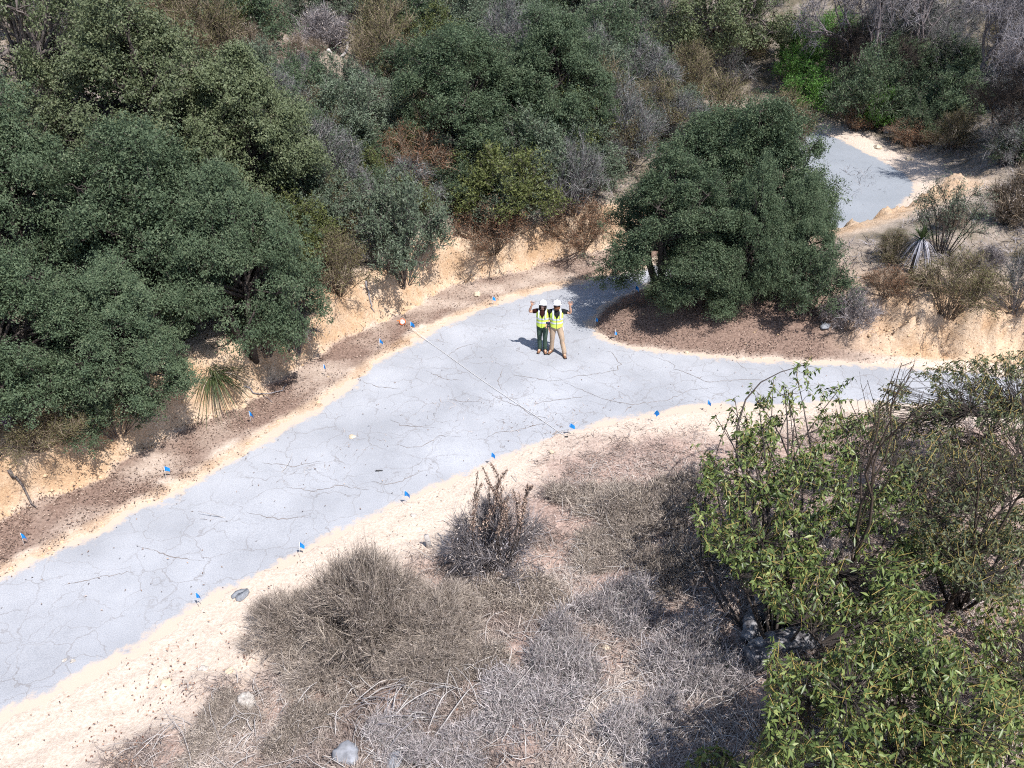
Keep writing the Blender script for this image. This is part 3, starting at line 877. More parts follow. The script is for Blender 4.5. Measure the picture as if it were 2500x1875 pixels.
def GAP(px, py):
    """pale open grass on the crest, and the sandy ground right of the bend"""
    return (660 < px < 930 and 60 < py < 260) or (2040 < px < 2200 and 560 < py < 640) or (px < 560 and 150 < py < 850) or (1900 < px < 2260 and 300 < py < 600) or (1860 < px < 2090 and py < 330)
fill((-60, 30, 1560, 700), 104, ['sage', 'sage', 'green', 'oliveb', 'green', 'sage', 'grey', 'lime', 'green', 'oliveb', 'sage'], "low chaparral filling the hillside", (150, 250))
fill((1500, 60, 2560, 420), 125, ['grey', 'grey', 'oliveb', 'sage', 'green', 'grey', 'green'], "low brush beyond the far bend", (110, 190))
fill((1950, 560, 2560, 760), 120, ['dry', 'grey', 'dryb', 'oliveb'], "low dry bushes on the right mound", (70, 130))
_gap, GAP = GAP, (lambda px, py: not (660 < px < 930 and 60 < py < 260))
fill((660, 80, 930, 255), 105, ['dry', 'dryb', 'dry', 'grey'], "dry bushes on the pale grass patch", (60, 110))

# ------------------------------------------------------------------ loose cover that nobody could count
def scatter_px(n, box, cond, seed):
    """points on the ground under a photo region, kept with probability cond(x, y)"""
    rng = np.random.default_rng(seed)
    px = rng.uniform(box[0], box[2], n); py = rng.uniform(box[1], box[3], n)
    u, v = (px - 1250) / FPX, (937.5 - py) / FPX
    D = np.stack([u, CP + v * SP, -SP + v * CP], 1)
    t = -CAM_H / D[:, 2]
    for _ in range(14):
        x, y = D[:, 0] * t, D[:, 1] * t
        t = t * 0.5 + 0.5 * (sample(HH, x, y) - CAM_H) / D[:, 2]
    x, y = D[:, 0] * t, D[:, 1] * t
    k = rng.random(n) < cond(x, y)
    x, y = x[k], y[k]
    return np.stack([x, y, sample(HH, x, y)], 1), rng

# matted dry grass on the near slope
def c_grass(x, y):
    b = sample(BRU, x, y); n = fbm(x * 1.3, y * 1.3, 51, 3)
    return b * np.clip(0.46 + 0.95 * n, 0.04, 1)
G, rng = scatter_px(400000, (-80, 980, 2600, 1960), c_grass, 61)
n = len(G)
ang = fbm(G[:, 0] * 0.6, G[:, 1] * 0.6, 88, 2) * 2.0 + rng.normal(0, 1.7, n)
D = np.stack([np.cos(ang), np.sin(ang), 0.12 + 0.55 * rng.random(n) ** 2], 1) * (0.09 + 0.22 * rng.random((n, 1)))
V, F4, F3, r = blades(G + np.array([0, 0, 0.0]), G + D + rng.normal(0, 0.02, (n, 3)), 0.010 + 0.009 * rng.random(n), rng, 0.16,
                      np.clip(0.5 + 0.35 * fbm(G[:, 0] * 0.7, G[:, 1] * 0.7, 91, 2) + rng.normal(0, 0.2, n), 0, 1))
tag(obj("dry_grass", mesh("dry_grass", V, [F4, F3], {"rnd": r}), M_STRAW), "matted straw-coloured dry grass covering the slope in front of the road", "grass", kind="stuff")

# pale dry grass and dead brush on the hillsides
def c_hill(x, y):
    return sample(HIL, x, y) * np.clip(0.5 + 0.8 * fbm(x * 0.5, y * 0.5, 52, 3), 0.05, 1)
G, rng = scatter_px(110000, (-60, -40, 2600, 800), c_hill, 62)
n = len(G)
L = 0.15 + 0.45 * rng.random((n, 1))
D = unit(rdir(n, rng) * np.array([1, 1, 0.5]) + np.array([0, 0, 0.45])) * L
V, F4, F3, r = blades(G, G + D, 0.016 + 0.012 * rng.random(n), rng, 0.15)
tag(obj("hillside_grass", mesh("hillside_grass", V, [F4, F3], {"rnd": r}), M_DRYGREY), "grey-tan dead grass and twigs on the hillside between shrubs", "grass", kind="stuff")

# fallen leaves on the verge and the island
M_LITTER = leafy("fallen_leaf", [(0.0, (0.085, 0.058, 0.046)), (0.4, (0.17, 0.115, 0.09)), (0.75, (0.29, 0.20, 0.15)), (1.0, (0.46, 0.36, 0.29))], 0.8, 0.15, 0.0)
def c_lit(x, y):
    return np.clip(sample(LIT, x, y) * np.clip(0.6 + 0.7 * fbm(x * 1.2, y * 1.2, 53, 3), 0.1, 1) + np.where(sample(EDG, x, y) > 0.05, 0.02, 0.006), 0, 1)
G, rng = scatter_px(150000, (-60, 560, 2500, 1500), c_lit, 63)
G[:, 2] = np.maximum(G[:, 2], -0.005)
n = len(G)
N = unit(rdir(n, rng) * 0.6 + np.array([0, 0, 1.0]))
V, F, r = leaf_quads(G + np.array([0, 0, 0.015]) + rng.random((n, 1)) * np.array([[0, 0, 0.03]]), np.cross(N, rdir(n, rng)), N, 0.035 + 0.05 * rng.random(n), 0.028, 0.35, None, rng)
tag(obj("leaf_litter", mesh("leaf_litter", V, F, {"rnd": r}), M_LITTER), "brown fallen leaf litter on the verge and under the island oak", "leaf litter", kind="stuff")

# larger reddish leaves fallen on the near slope, sparse bits on the sandy shoulder
M_REDLEAF = leafy("red_brown_leaf", [(0.0, (0.09, 0.045, 0.03)), (0.5, (0.24, 0.125, 0.085)), (1.0, (0.42, 0.28, 0.20))], 0.7, 0.2, 0.0)
CL = [hit(*p) for p in ((400, 1640), (300, 1800), (480, 1690), (420, 1720), (610, 1580), (330, 1850), (2350, 1500), (2380, 1570), (2300, 1450), (1780, 1430), (1560, 1280), (2400, 1700), (1950, 1700), (1180, 1400), (1600, 1130), (1660, 1200), (1560, 1210), (1700, 1170), (1480, 1120), (1620, 1290), (1820, 1450))]
def c_red(x, y):
    w = np.zeros_like(x)
    for q in CL: w = np.maximum(w, np.exp(-((x - q[0]) ** 2 + (y - q[1]) ** 2) / 0.42))
    return np.clip(0.42 * w * (0.5 + 0.5 * vnoise(x * 4, y * 4, 5)) + 0.010 * (sample(EDG, x, y) > 0.15) * (sample(WREG[2], x, y) > 0.5), 0, 1)
G, rng = scatter_px(60000, (-60, 980, 2560, 1940), c_red, 64)
n = len(G)
N = unit(rdir(n, rng) * 0.7 + np.array([0, 0, 0.9]))
V, F, r = big_leaves(G + np.array([0, 0, 0.03]) + rng.random((n, 1)) * np.array([[0, 0, 0.05]]), np.cross(N, rdir(n, rng)), N, 0.035 + 0.055 * rng.random(n) ** 1.5, 0.032, rng)
tag(obj("fallen_red_leaves", mesh("fallen_red_leaves", V, F, {"rnd": r}), M_REDLEAF), "curled red-brown leaves drifted on the near slope", "leaf litter", kind="stuff")

# dead sticks caught in the brush
G, rng = scatter_px(1500, (300, 1150, 1950, 1900), lambda x, y: sample(BRU, x, y) * 0.8, 67)
mb = MB()
for g_ in G:
    th = rng.random() * 6.28; L_ = 0.25 + 0.75 * rng.random() ** 2
    t = np.linspace(0, 1, 5)[:, None]
    c = g_ + t * np.array([math.cos(th), math.sin(th), 0]) * L_
    c[:, 2] += 0.06 + 0.22 * rng.random() * np.sin(t[:, 0] * 2.6) + 0.15 * rng.random() * t[:, 0]
    c[:, :2] += (np.sin(t * 3.0) * rng.normal(0, 0.06, 2))
    mb.tube(c, np.linspace(0.009, 0.004, 5) * rng.uniform(0.7, 1.4), 3, False)
tag(obj("dead_sticks", mb.mesh("dead_sticks", True), M_PALEBARK), "pale dead sticks tangled in the dry brush on the near slope", "sticks", kind="stuff")

# rubble at the foot of the cut bank, small gravel along the road edge
def rock_mesh(seed, sub=2, rough=0.25, flat=0.7):
    import bmesh
    bm = bmesh.new()
    bmesh.ops.create_icosphere(bm, subdivisions=sub, radius=0.5)
    rng = np.random.default_rng(seed)
    cut = rdir(7, rng)
    V = np.array([v.co[:] for v in bm.verts])
    for c in cut:
        lim = 0.30 + 0.12 * rng.random()
        d = V @ c
        V = V - np.clip(d - lim, 0, None)[:, None] * c
    V = V * (1 + rough * 0.4 * vnoise(V[:, 0] * 5 + 9, V[:, 1] * 5 + V[:, 2] * 4, seed)[:, None])
    V[:, 2] *= flat
    F = np.array([[v.index for v in f.verts] for f in bm.faces])
    bm.free()
    return V, F
def c_rub(x, y):
    b = sample(BNK, x, y)
    return np.clip(b * 0.30 + 0.02 * sample(LIT, x, y), 0, 1)
G, rng = scatter_px(16000, (-60, 560, 2520, 1420), c_rub, 65)
RV_, RF_ = rock_mesh(3, 1)
mb = MB()
for g_ in G:
    s_ = 0.03 + 0.12 * rng.random() ** 3
    a_ = rng.random() * 6.28
    R_ = np.array([[math.cos(a_), -math.sin(a_), 0], [math.sin(a_), math.cos(a_), 0], [0, 0, 1]])
    mb.add((RV_ * s_ * (0.7 + 0.6 * rng.random(3))) @ R_.T + g_, RF_)
M_CLOD = plain("dry_clod", (0.50, 0.36, 0.23), 0.95, 0.1, 0.3, 3.0)
tag(obj("bank_rubble", mb.mesh("bank_rubble"), M_CLOD), "tan dirt clods crumbled from the cut bank", "rubble", kind="stuff")

# ------------------------------------------------------------------ cracks in the road
M_CRACK = plain("crack_dirt", (0.22, 0.195, 0.185), 0.95, 0.05, 0.4, 12.0)
CRACKS = [
    [(1374, 931), (1401, 944), (1427, 955), (1465, 971), (1503, 980), (1544, 988), (1578, 984), (1604, 979), (1629, 977), (1658, 965), (1686, 951), (1715, 948), (1752, 946)],
    [(1374, 928), (1404, 919), (1442, 915), (1477, 909), (1509, 903), (1507, 893), (1518, 889), (1506, 879), (1493, 860), (1465, 854)],
    [(1569, 860), (1601, 873), (1632, 881), (1648, 892), (1645, 901), (1673, 909), (1699, 920), (1727, 932), (1768, 930), (1806, 927), (1854, 927), (1907, 929)],
    [(1250, 915), (1300, 923), (1338, 931), (1373, 927)], [(1798, 879), (1813, 896), (1825, 906)], [(1901, 893), (1923, 914)],
    [(1180, 950), (1230, 979), (1269, 992), (1299, 1013), (1353, 1025)], [(1361, 1025), (1300, 1040), (1257, 1052), (1211, 1056), (1180, 1075)],
    [(956, 1087), (1002, 1093), (1033, 1089), (1072, 1064), (1126, 1067)], [(906, 1175), (940, 1183), (983, 1175), (1030, 1150)], [(952, 1025), (987, 1040), (1064, 1044)],
    [(1095, 975), (1134, 981), (1172, 979)], [(1629, 977), (1650, 990)], [(1300, 985), (1374, 974), (1440, 966)], [(1544, 988), (1530, 1000), (1520, 1010)],
    [(880, 930), (925, 945), (980, 950)], [(700, 1190), (760, 1200), (830, 1185), (900, 1195)], [(600, 1250), (680, 1270), (760, 1262)], [(150, 1430), (240, 1410), (330, 1395)],
    [(1090, 870), (1120, 850), (1160, 838)], [(1040, 905), (1085, 925), (1130, 930)], [(1230, 900), (1215, 930), (1225, 955)], [(330, 1330), (420, 1360), (500, 1370)], [(640, 1130), (720, 1140), (790, 1125)],
]
crng = np.random.default_rng(9)
for pts in CRACKS:
    Q = np.array([gp(*p) for p in pts])
    out = [Q[0]]
    for a_, b_ in zip(Q[:-1], Q[1:]):
        m_ = max(2, int(np.linalg.norm(b_ - a_) / 0.09))
        for k in range(1, m_ + 1):
            out.append(a_ + (b_ - a_) * k / m_ + (crng.normal(0, 0.022, 2) if k < m_ else 0))
    Q = np.array(out)
    T = np.gradient(Q, axis=0); T /= np.linalg.norm(T, axis=1, keepdims=True)
    w = 0.012 * (0.35 + crng.random(len(Q))) * np.sin(np.linspace(0.15, math.pi - 0.15, len(Q)))
    Nn = np.stack([-T[:, 1], T[:, 0]], 1) * w[:, None]
    zc = 0.004 + 0.012 * fbm(Q[:, 0] * 0.5, Q[:, 1] * 0.5, 77, 3) + 0.003
    V = np.concatenate([np.column_stack([Q + Nn, zc]), np.column_stack([Q - Nn, zc])])
    m_ = len(Q); i = np.arange(m_ - 1)
    obj("crack", mesh("crack", V, np.stack([i, i + 1, m_ + i + 1, m_ + i], 1)), M_CRACK, road)

# ------------------------------------------------------------------ stones, asphalt slab, stump, logs
M_WHITE = plain("white_rock", (0.42, 0.38, 0.34), 0.9, 0.15, 0.5, 9.0)
M_TANROCK = plain("tan_rock", (0.52, 0.43, 0.32), 0.9, 0.2, 0.3, 5.0)
M_GREYROCK = plain("grey_rock", (0.24, 0.245, 0.265), 0.9, 0.2, 0.4, 6.0)
def stone(px, py, wpx, label, m, name="stone", seed=0, flat=0.7, squash=1.0):
    p = hit(px, py); s = wpx * project(p)[2] / FPX
    V, F = rock_mesh(seed, 3, 0.35, flat)
    V = V * (1 + 0.12 * fbm(V[:, 0] * 7 + seed, V[:, 1] * 7 + V[:, 2] * 6, seed, 3)[:, None])
    V = V * np.array([s, s * squash, s]); V[:, 2] += 0.12 * s * flat
    o = obj(name, mesh(name, V, F), m, None, (p[0], p[1], p[2]), (0, 0, seed * 1.3))
    tag(o, label, "rock")
stone(1368, 1570, 54, "largest white rock in the dry grass below the stalky bush", M_WHITE, "stone", 1)
stone(1215, 1588, 42, "small white rock just left of the largest white rock", M_WHITE, "stone", 2)
stone(1428, 1640, 62, "pale flat rock half buried below and right of the largest white rock", M_WHITE, "stone", 3, 0.4)
stone(604, 1722, 55, "white rock with dark blotches in the straw below the asphalt slab", M_WHITE, "stone", 4, 0.8, 0.8)
stone(845, 1850, 66, "smooth grey boulder at the bottom edge, left of another boulder", M_GREYROCK, "boulder", 5, 0.8)
stone(960, 1866, 66, "grey boulder cut by the bottom edge, right of the smooth one", M_GREYROCK, "boulder", 6, 0.7)
stone(1568, 1848, 50, "white rock near the bottom edge left of the leafy sumac", M_WHITE, "stone", 7)
stone(498, 1636, 26, "small white stone on sand beside red leaves", M_WHITE, "stone", 8, 0.5)
stone(408, 1672, 34, "pale rounded stone sunk in the sandy shoulder", M_TANROCK, "stone", 9, 0.4)
stone(1165, 722, 20, "pale rock on the brown verge behind the waving people", M_TANROCK, "stone", 10)
stone(2170, 318, 44, "cream boulder among bushes beyond the far bend", M_WHITE, "boulder", 11)
stone(2142, 362, 20, "small block on the sandy edge of the far bend", M_TANROCK, "stone", 12)
stone(2220, 390, 18, "small stone on the sandy edge right of the block at the far bend", M_TANROCK, "stone", 13)
stone(2012, 800, 26, "mossy grey rock at the right foot of the island oak", M_GREYROCK, "stone", 14)
stone(1676, 862, 14, "small orange-tan stone on the road edge below the island", M_TANROCK, "stone", 15, 0.5)
stone(1346, 1106, 14, "pale pebble on the sandy shoulder near the tape end", M_TANROCK, "stone", 16)
stone(182, 1622, 14, "white pebble lying on the near asphalt", M_WHITE, "stone", 17, 0.4)
stone(160, 1618, 12, "flat white fleck of stone on the near asphalt", M_WHITE, "stone", 18, 0.3)
stone(1010, 1260, 16, "white stone on sand by the stalky bush", M_WHITE, "stone", 19, 0.5)
stone(860, 1072, 20, "tan flat patch stone lying on the asphalt left of centre", M_TANROCK, "stone", 20, 0.15)

stone(1205, 1470, 26, "pale stone half hidden in tan brush below the stalky bush", M_WHITE, "stone", 21, 0.6)
stone(1300, 1700, 30, "flat pale stone in grey twigs below the small white rock", M_WHITE, "stone", 22, 0.4)
stone(690, 1790, 34, "whitish stone in straw left of the smooth grey boulder", M_WHITE, "stone", 23, 0.5)
stone(1480, 1585, 24, "small pale stone right of the largest white rock", M_TANROCK, "stone", 24, 0.6)
stone(1120, 1830, 36, "pale stone near the bottom edge right of the cut boulder", M_WHITE, "stone", 25, 0.5)
stone(560, 1640, 22, "small tan stone on sand below the asphalt slab", M_TANROCK, "stone", 26, 0.5)

# broken asphalt slab, two plates with a gap
M_SLAB = plain("slab_asphalt", (0.20, 0.21, 0.23), 0.9, 0.2, 0.3, 20.0)
p = hit(586, 1456); s = project(p)[2] / FPX
sl = thing("asphalt_slab", "broken grey piece of asphalt lying on the sandy shoulder", "asphalt slab", (p[0], p[1], p[2] + 0.01))
def plate(pts, h, z0):
    P2 = np.array(pts) * s; P2[:, 1] *= -1.35
    n_ = len(P2)
    V = np.concatenate([np.column_stack([P2 * 1.04, np.full(n_, z0)]), np.column_stack([P2, z0 + h + 0.008 * np.random.default_rng(n_).normal(size=n_)])])
    i = np.arange(n_); j = (i + 1) % n_
    return mesh("plate", V, [np.stack([i, j, n_ + j, n_ + i], 1), np.array([n_ + i])])
obj("plate", plate([(-20, 3), (-13, -8), (-2, -13), (12, -14), (6, -8), (-4, -3), (-9, 5), (-15, 8)], 0.06, 0.0), M_SLAB, sl)
obj("plate", plate([(-7, 7), (-2, 0), (8, -6), (14, -13), (20, -9), (18, 0), (13, 8), (6, 13), (-4, 12)], 0.075, 0.0), M_SLAB, sl)

def logthing(name, label, cat, paths, m, n=7):
    root = thing(name, label, cat, paths[0][0][0])
    o0 = np.array(paths[0][0][0])
    for k, (P_, R_) in enumerate(paths):
        mb = MB(); mb.tube(np.array(P_) - o0, R_, n)
        obj("branch" if k else "trunk", mb.mesh(name, True), m, root)
    return root
def groundpath(pts, lift, jit=0.02, seed=0, k=4):
    rng = np.random.default_rng(seed); out = []
    Q = [hit(*q) for q in pts]
    for a_, b_ in zip(Q[:-1], Q[1:]):
        for t in np.linspace(0, 1, k, endpoint=False):
            q = a_ + (b_ - a_) * t + rng.normal(0, jit, 3)
            out.append((q[0], q[1], zg(q[0], q[1]) + lift))
    q = Q[-1]; out.append((q[0], q[1], q[2] + lift))
    return np.array(out)
# grey stump
p = hit(1048, 1335)
mb = MB(); mb.tube([(0, 0, -0.1), (-0.02, 0.0, 0.12), (-0.06, 0.03, 0.34)], [0.075, 0.065, 0.06], 9)
tag(obj("stump", mb.mesh("stump", True), M_PALEBARK, None, tuple(p)), "short bleached stump left of the stalky bush", "stump")
# logs
L1 = groundpath([(740, 118), (790, 105), (830, 95)], 0.15, 0.04, 1); L2 = groundpath([(760, 75), (800, 100), (845, 112)], 0.2, 0.04, 2); L3 = groundpath([(800, 128), (850, 110), (880, 95)], 0.12, 0.03, 3)
logthing("fallen_log", "bleached twisted logs heaped on the pale grass at the top", "log", [(L1, np.linspace(0.16, 0.09, len(L1))), (L2, np.linspace(0.07, 0.13, len(L2))), (L3, np.linspace(0.10, 0.05, len(L3)))], M_PALEBARK)
L1 = groundpath([(30, 1165), (60, 1200), (92, 1245)], 0.10, 0.02, 4)
logthing("dead_root", "dark dead root sticking down the pale bank at the left edge", "root", [(L1, np.linspace(0.05, 0.012, len(L1)))], M_BARK)
L1 = groundpath([(600, 955), (640, 968), (690, 958), (702, 940)], 0.06, 0.03, 5); L2 = groundpath([(640, 968), (665, 985)], 0.04, 0.02, 6)
logthing("fallen_branch", "thin dry branch lying on the brown verge below the tussock", "branch", [(L1, np.linspace(0.022, 0.01, len(L1))), (L2, np.linspace(0.012, 0.006, len(L2)))], M_SILVER)
L1 = groundpath([(895, 700), (905, 740), (915, 768)], 0.08, 0.03, 7)
logthing("dead_root", "grey root hanging down the ochre bank above the tape reel", "root", [(L1, np.linspace(0.04, 0.012, len(L1)))], M_SILVER)
# trunk lying below the sumac, with dappled shade put into its bark colour
M_DAPPLE, nt, bs = new_mat("shade_dappled_bark")
nt.links.new(ramp(nt, noise(nt, 3.5, 6, 0.7, dist=1.5), [(0.40, (0.04, 0.036, 0.04)), (0.50, (0.12, 0.115, 0.12)), (0.60, (0.25, 0.24, 0.245))]), bs.inputs["Base Color"])
bs.inputs["Roughness"].default_value = 0.9
L1 = groundpath([(1825, 1625), (1880, 1595), (1960, 1575), (2060, 1545)], 0.18, 0.03, 8)
L2 = groundpath([(1822, 1590), (1835, 1545), (1860, 1490)], 0.25, 0.03, 9)
logthing("fallen_log", "thick mottled grey trunk lying in shade below the sumac", "log", [(L1, np.linspace(0.27, 0.22, len(L1))), (L2, np.linspace(0.16, 0.22, len(L2)))], M_DAPPLE, 12)
# heap of cut branches in front of the big dry bush
rng = np.random.default_rng(15)
root_p = hit(960, 1700)
rt = thing("branch_pile", "heap of arched pale dead branches below the big brown bush", "branches", tuple(root_p))
for k in range(46):
    a = hit(rng.uniform(820, 1080), rng.uniform(1600, 1800)); L = rng.uniform(0.5, 1.5); th = rng.normal(0.5, 0.5) + (math.pi if rng.random() < 0.3 else 0)
    t = np.linspace(0, 1, 7)[:, None]
    c = a + t * np.array([math.cos(th), math.sin(th), 0]) * L
    c[:, 2] = [zg(q[0], q[1]) for q in c]
    c[:, 2] += 0.04 + 0.35 * rng.random() * np.sin(t[:, 0] * math.pi * 0.9)
    mb = MB(); mb.tube(c - root_p, np.linspace(0.013, 0.004, 7) * rng.uniform(0.7, 1.5), 4)
    obj("branch", mb.mesh("branch", True), M_PALEBARK if rng.random() < 0.6 else M_SILVER, rt)

# ------------------------------------------------------------------ near-slope shrubs
BIGDRY = brush_meshes(301, 3.2, 1.5, 150, 13000, 0.46, 5000, (0.06, 0.012), 0.55, 0.3, 0.009, 0.0085, 0.16, 0.4, 0.55)
KINDS['bigdry'] = ('dry_brush', [BIGDRY], 3.2, 1.5, M_STRAW, M_DRYTAN, ('seed_heads', 'stems'), 'shrub')
MATDRY = [mat_meshes(q) for q in (302, 303, 304)]
KINDS['mat'] = ('low_dry_shrub', MATDRY, 2.6, 0.45, M_BLUE, M_MAUVE, ('seed_heads', 'stems'), 'shrub')
KINDS['matb'] = ('low_dry_shrub', MATDRY, 2.6, 0.45, M_STRAW, M_DRYTAN, ('seed_heads', 'stems'), 'shrub')
DG = "brown dry bushes below the near road edge"
P('bigdry', (740, 1370, 1060, 1640), "largest brown dry bush on the near slope below the road", DG, hmin=0.25, hscale=1.0)
P('bigdry', (590, 1430, 840, 1610), "brown bush joined to the left side of the largest dry bush", DG, hmin=0.2, hscale=0.75)
P('bigdry', (930, 1410, 1190, 1600), "brown bush joined to the right side of the largest dry bush", DG, hmin=0.2, hscale=0.75)
P('bigdry', (680, 1510, 960, 1700), "low brown bush in front of the largest dry bush, on its left", DG, hmin=0.15, hscale=0.6)
P('bigdry', (920, 1520, 1180, 1690), "low brown bush in front of the largest dry bush, on its right", DG, hmin=0.15, hscale=0.6)
for k, (kd, box, lb) in enumerate((
        ('matb', (1140, 1400, 1440, 1560), "low tan mat of dry brush below the stalky bush"),
        ('mat', (1390, 1380, 1640, 1560), "low grey-green mat of brush left of the leafy sumac"),
        ('mat', (1560, 1480, 1860, 1680), "grey mat of brush beside the mottled fallen trunk"),
        ('matb', (1500, 1120, 1760, 1280), "brown twiggy mat on the slope just below the road, left of the sumac"),
        ('matb', (1560, 1270, 1830, 1440), "dark brown brush in the sumac's shade"),
        ('mat', (1180, 1640, 1480, 1800), "grey mat of dead twigs at the bottom centre"),
        ('mat', (1440, 1700, 1720, 1860), "pale violet-grey brush at the bottom beside the sumac"),
        ('matb', (640, 1720, 860, 1850), "straw mat of twigs at the bottom left of the branch heap"),
        ('matb', (1330, 1150, 1560, 1270), "thin tan brush right of the stalky bush near the road shoulder"),
        ('mat', (1000, 1760, 1240, 1890), "grey twig mat at the bottom edge right of the boulders"),
        ('matb', (480, 1700, 660, 1800), "small straw tuft beside the blotched white rock"),
        ('mat', (1250, 1500, 1500, 1660), "grey mat of twigs around the largest white rock"),
        ('matb', (1060, 1560, 1300, 1700), "straw mat of brush left of the small white rock"),
        ('mat', (860, 1720, 1100, 1860), "grey twig mat under the arched dead branches"),
        ('mat', (1620, 1580, 1860, 1740), "violet-grey mat in front of the mottled trunk"),
        ('matb', (1440, 1180, 1680, 1330), "brown mat of brush between the stalky bush and the sumac"),
        ('matb', (400, 1780, 640, 1890), "straw mat at the bottom edge among red leaves"),
        ('matb', (1380, 1290, 1600, 1400), "ochre tuft of brush right of the stalky bush, lower down"))):
    P(kd, box, lb, "low mats of dry brush on the near slope", hmin=0.10, hscale=0.5)
# stalky bush with tall seed stalks and woolly white leaves
sb = P('dry', (1080, 1180, 1350, 1440), "stalky grey bush with tall brown seed stalks beside the road shoulder", hscale=0.82)
rng = np.random.default_rng(23)
pb = np.array(sb.location)
sd = project(pb)[2] / FPX
V_, F_, r_ = [], [], []
mb = MB(); hv = []
for k in range(20):
    az, rad = rng.random() * 6.28, rng.random() ** 0.5
    top = np.array([math.cos(az) * rad * 0.75 + 0.1, math.sin(az) * rad * 0.5, 2.0 + 1.35 * rng.random() * (1 - 0.5 * rad)])
    c = curve((0.25 * math.cos(az) * rad, 0.2 * math.sin(az) * rad, 0.0), top, 0, rng, 6)
    mb.tube(c, np.linspace(0.010, 0.006, 6), 4)
    m_ = 150
    t = 0.62 + 0.38 * rng.random(m_)
    f = t * 4.999; i = f.astype(int); fr = (f - i)[:, None]
    q = c[i] * (1 - fr) + c[i + 1] * fr
    hv.append(q + rng.normal(0, 0.028, (m_, 3)) * (1.25 - t)[:, None] * 2.2)
M_STALK = leafy("brown_seed", [(0.0, (0.15, 0.10, 0.08)), (0.5, (0.27, 0.19, 0.15)), (1.0, (0.45, 0.35, 0.28))], 0.85, 0.1, 0.0)
stk = obj("seed_stalks", mb.mesh("seed_stalks"), M_DRYBROWN)
hv = np.concatenate(hv)
V, F, r = leaf_quads(hv, unit(rdir(len(hv), rng) + np.array([0, 0, 1.2])), rdir(len(hv), rng), 0.06, 0.024, 0.2, None, rng)
sh = obj("seed_heads", mesh("seed_heads", V, F, {"rnd": r}), M_STALK)
m_ = 1500
wl = np.array([-0.25, 0.1, 0.55]) + rng.normal(0, 1, (m_, 3)) * np.array([0.34, 0.22, 0.20])
V, F, r = leaf_quads(wl, rdir(m_, rng), rdir(m_, rng), 0.06, 0.022, 0.2, None, rng)
M_WOOL = leafy("woolly_white_leaf", [(0.0, (0.30, 0.28, 0.32)), (1.0, (0.62, 0.60, 0.64))], 0.9, 0.1, 0.1)
wo = obj("woolly_leaves", mesh("woolly_leaves", V, F, {"rnd": r}), M_WOOL)
for o in (stk, sh, wo):
    o.parent = sb; o.matrix_parent_inverse = (Matrix.LocRotScale(None, sb.rotation_euler, sb.scale)).inverted()

# arching leaf tufts: tussock, yuccas
def tuft(n, L, w, droop, spread, seed, m, name, up=0.5, zmin=None):
    rng = np.random.default_rng(seed)
    K = 6
    t = np.linspace(0, 1, K)
    az = rng.random(n) * 6.28; el = up + (1.45 - up) * rng.random(n) ** spread
    Ln = L * (0.6 + 0.5 * rng.random(n))
    hx = np.cos(el)[:, None] * t * Ln[:, None]
    hz = np.sin(el)[:, None] * t * Ln[:, None] - droop * (t ** 2)[None] * Ln[:, None] * (0.6 + 0.6 * rng.random((n, 1)))
    if zmin is not None: hz = np.maximum(hz, zmin)
    ctr = np.stack([np.cos(az)[:, None] * hx, np.sin(az)[:, None] * hx, hz], 2)
    side = np.stack([-np.sin(az), np.cos(az), np.zeros(n)], 1)[:, None] * (w * (1 - 0.92 * t ** 2))[None, :, None] * 0.5
    V = np.stack([ctr - side, ctr + side], 2).reshape(n, K * 2, 3)
    base = (np.arange(n) * K * 2)[:, None, None]
    q = np.array([[2 * k, 2 * k + 1, 2 * k + 3, 2 * k + 2] for k in range(K - 1)])[None]
    return mesh(name, V.reshape(-1, 3), (base + q).reshape(-1, 4), {"rnd": np.repeat(rng.random(n), K * 2)})
M_BLADE = leafy("tussock_blade", [(0.0, (0.022, 0.036, 0.013)), (0.5, (0.05, 0.075, 0.026)), (1.0, (0.12, 0.15, 0.065))], 0.5, 0.3)
M_YUC = leafy("yucca_blade", [(0.0, (0.11, 0.14, 0.04)), (1.0, (0.28, 0.31, 0.13))], 0.5, 0.3)
M_SKIRT = leafy("dead_yucca_blade", [(0.0, (0.16, 0.155, 0.175)), (1.0, (0.44, 0.435, 0.48))], 0.8, 0.15, 0.0)
p = hit(515, 950)
t_ = thing("grass_tussock", "dark green spiky tussock spilling over the bank beside the brown verge", "tussock", (p[0], p[1] + 0.35, p[2] + 0.05))
obj("blades", tuft(520, 1.8, 0.022, 0.95, 0.8, 1, M_BLADE, "blades", 0.25), M_BLADE, t_)
obj("dead_skirt", tuft(30, 1.2, 0.024, 0.95, 1.0, 2, M_STRAW, "dead_skirt", 0.1), M_STRAW, t_)
p = hit(740, 590)
t_ = thing("yucca", "small pale yucca rosette on the slope between oaks and chaparral", "yucca", (p[0], p[1] - 0.2, p[2] + 0.45))
obj("blades", tuft(60, 0.75, 0.05, 0.3, 0.8, 3, M_YUC, "blades", 0.1), M_YUC, t_)
p = hit(772, 618)
t_ = thing("dead_yucca_spike", "withered violet-grey yucca spike just right of the pale rosette", "yucca", tuple(p))
mb = MB(); mb.tube([(0, 0, -0.1), (0.04, 0, 0.5), (0.1, 0.05, 1.0)], [0.03, 0.025, 0.015], 5)
obj("stalk", mb.mesh("stalk"), M_SILVER, t_)
obj("dead_skirt", tuft(120, 0.5, 0.035, 0.9, 1.0, 4, M_SKIRT, "dead_skirt", 0.2), M_SKIRT, t_, (0.04, 0, 0.55))
p = hit(2225, 665)
t_ = thing("dead_yucca", "dead yucca with drooping white skirt of leaves right of the island oak", "yucca", (p[0], p[1], p[2]))
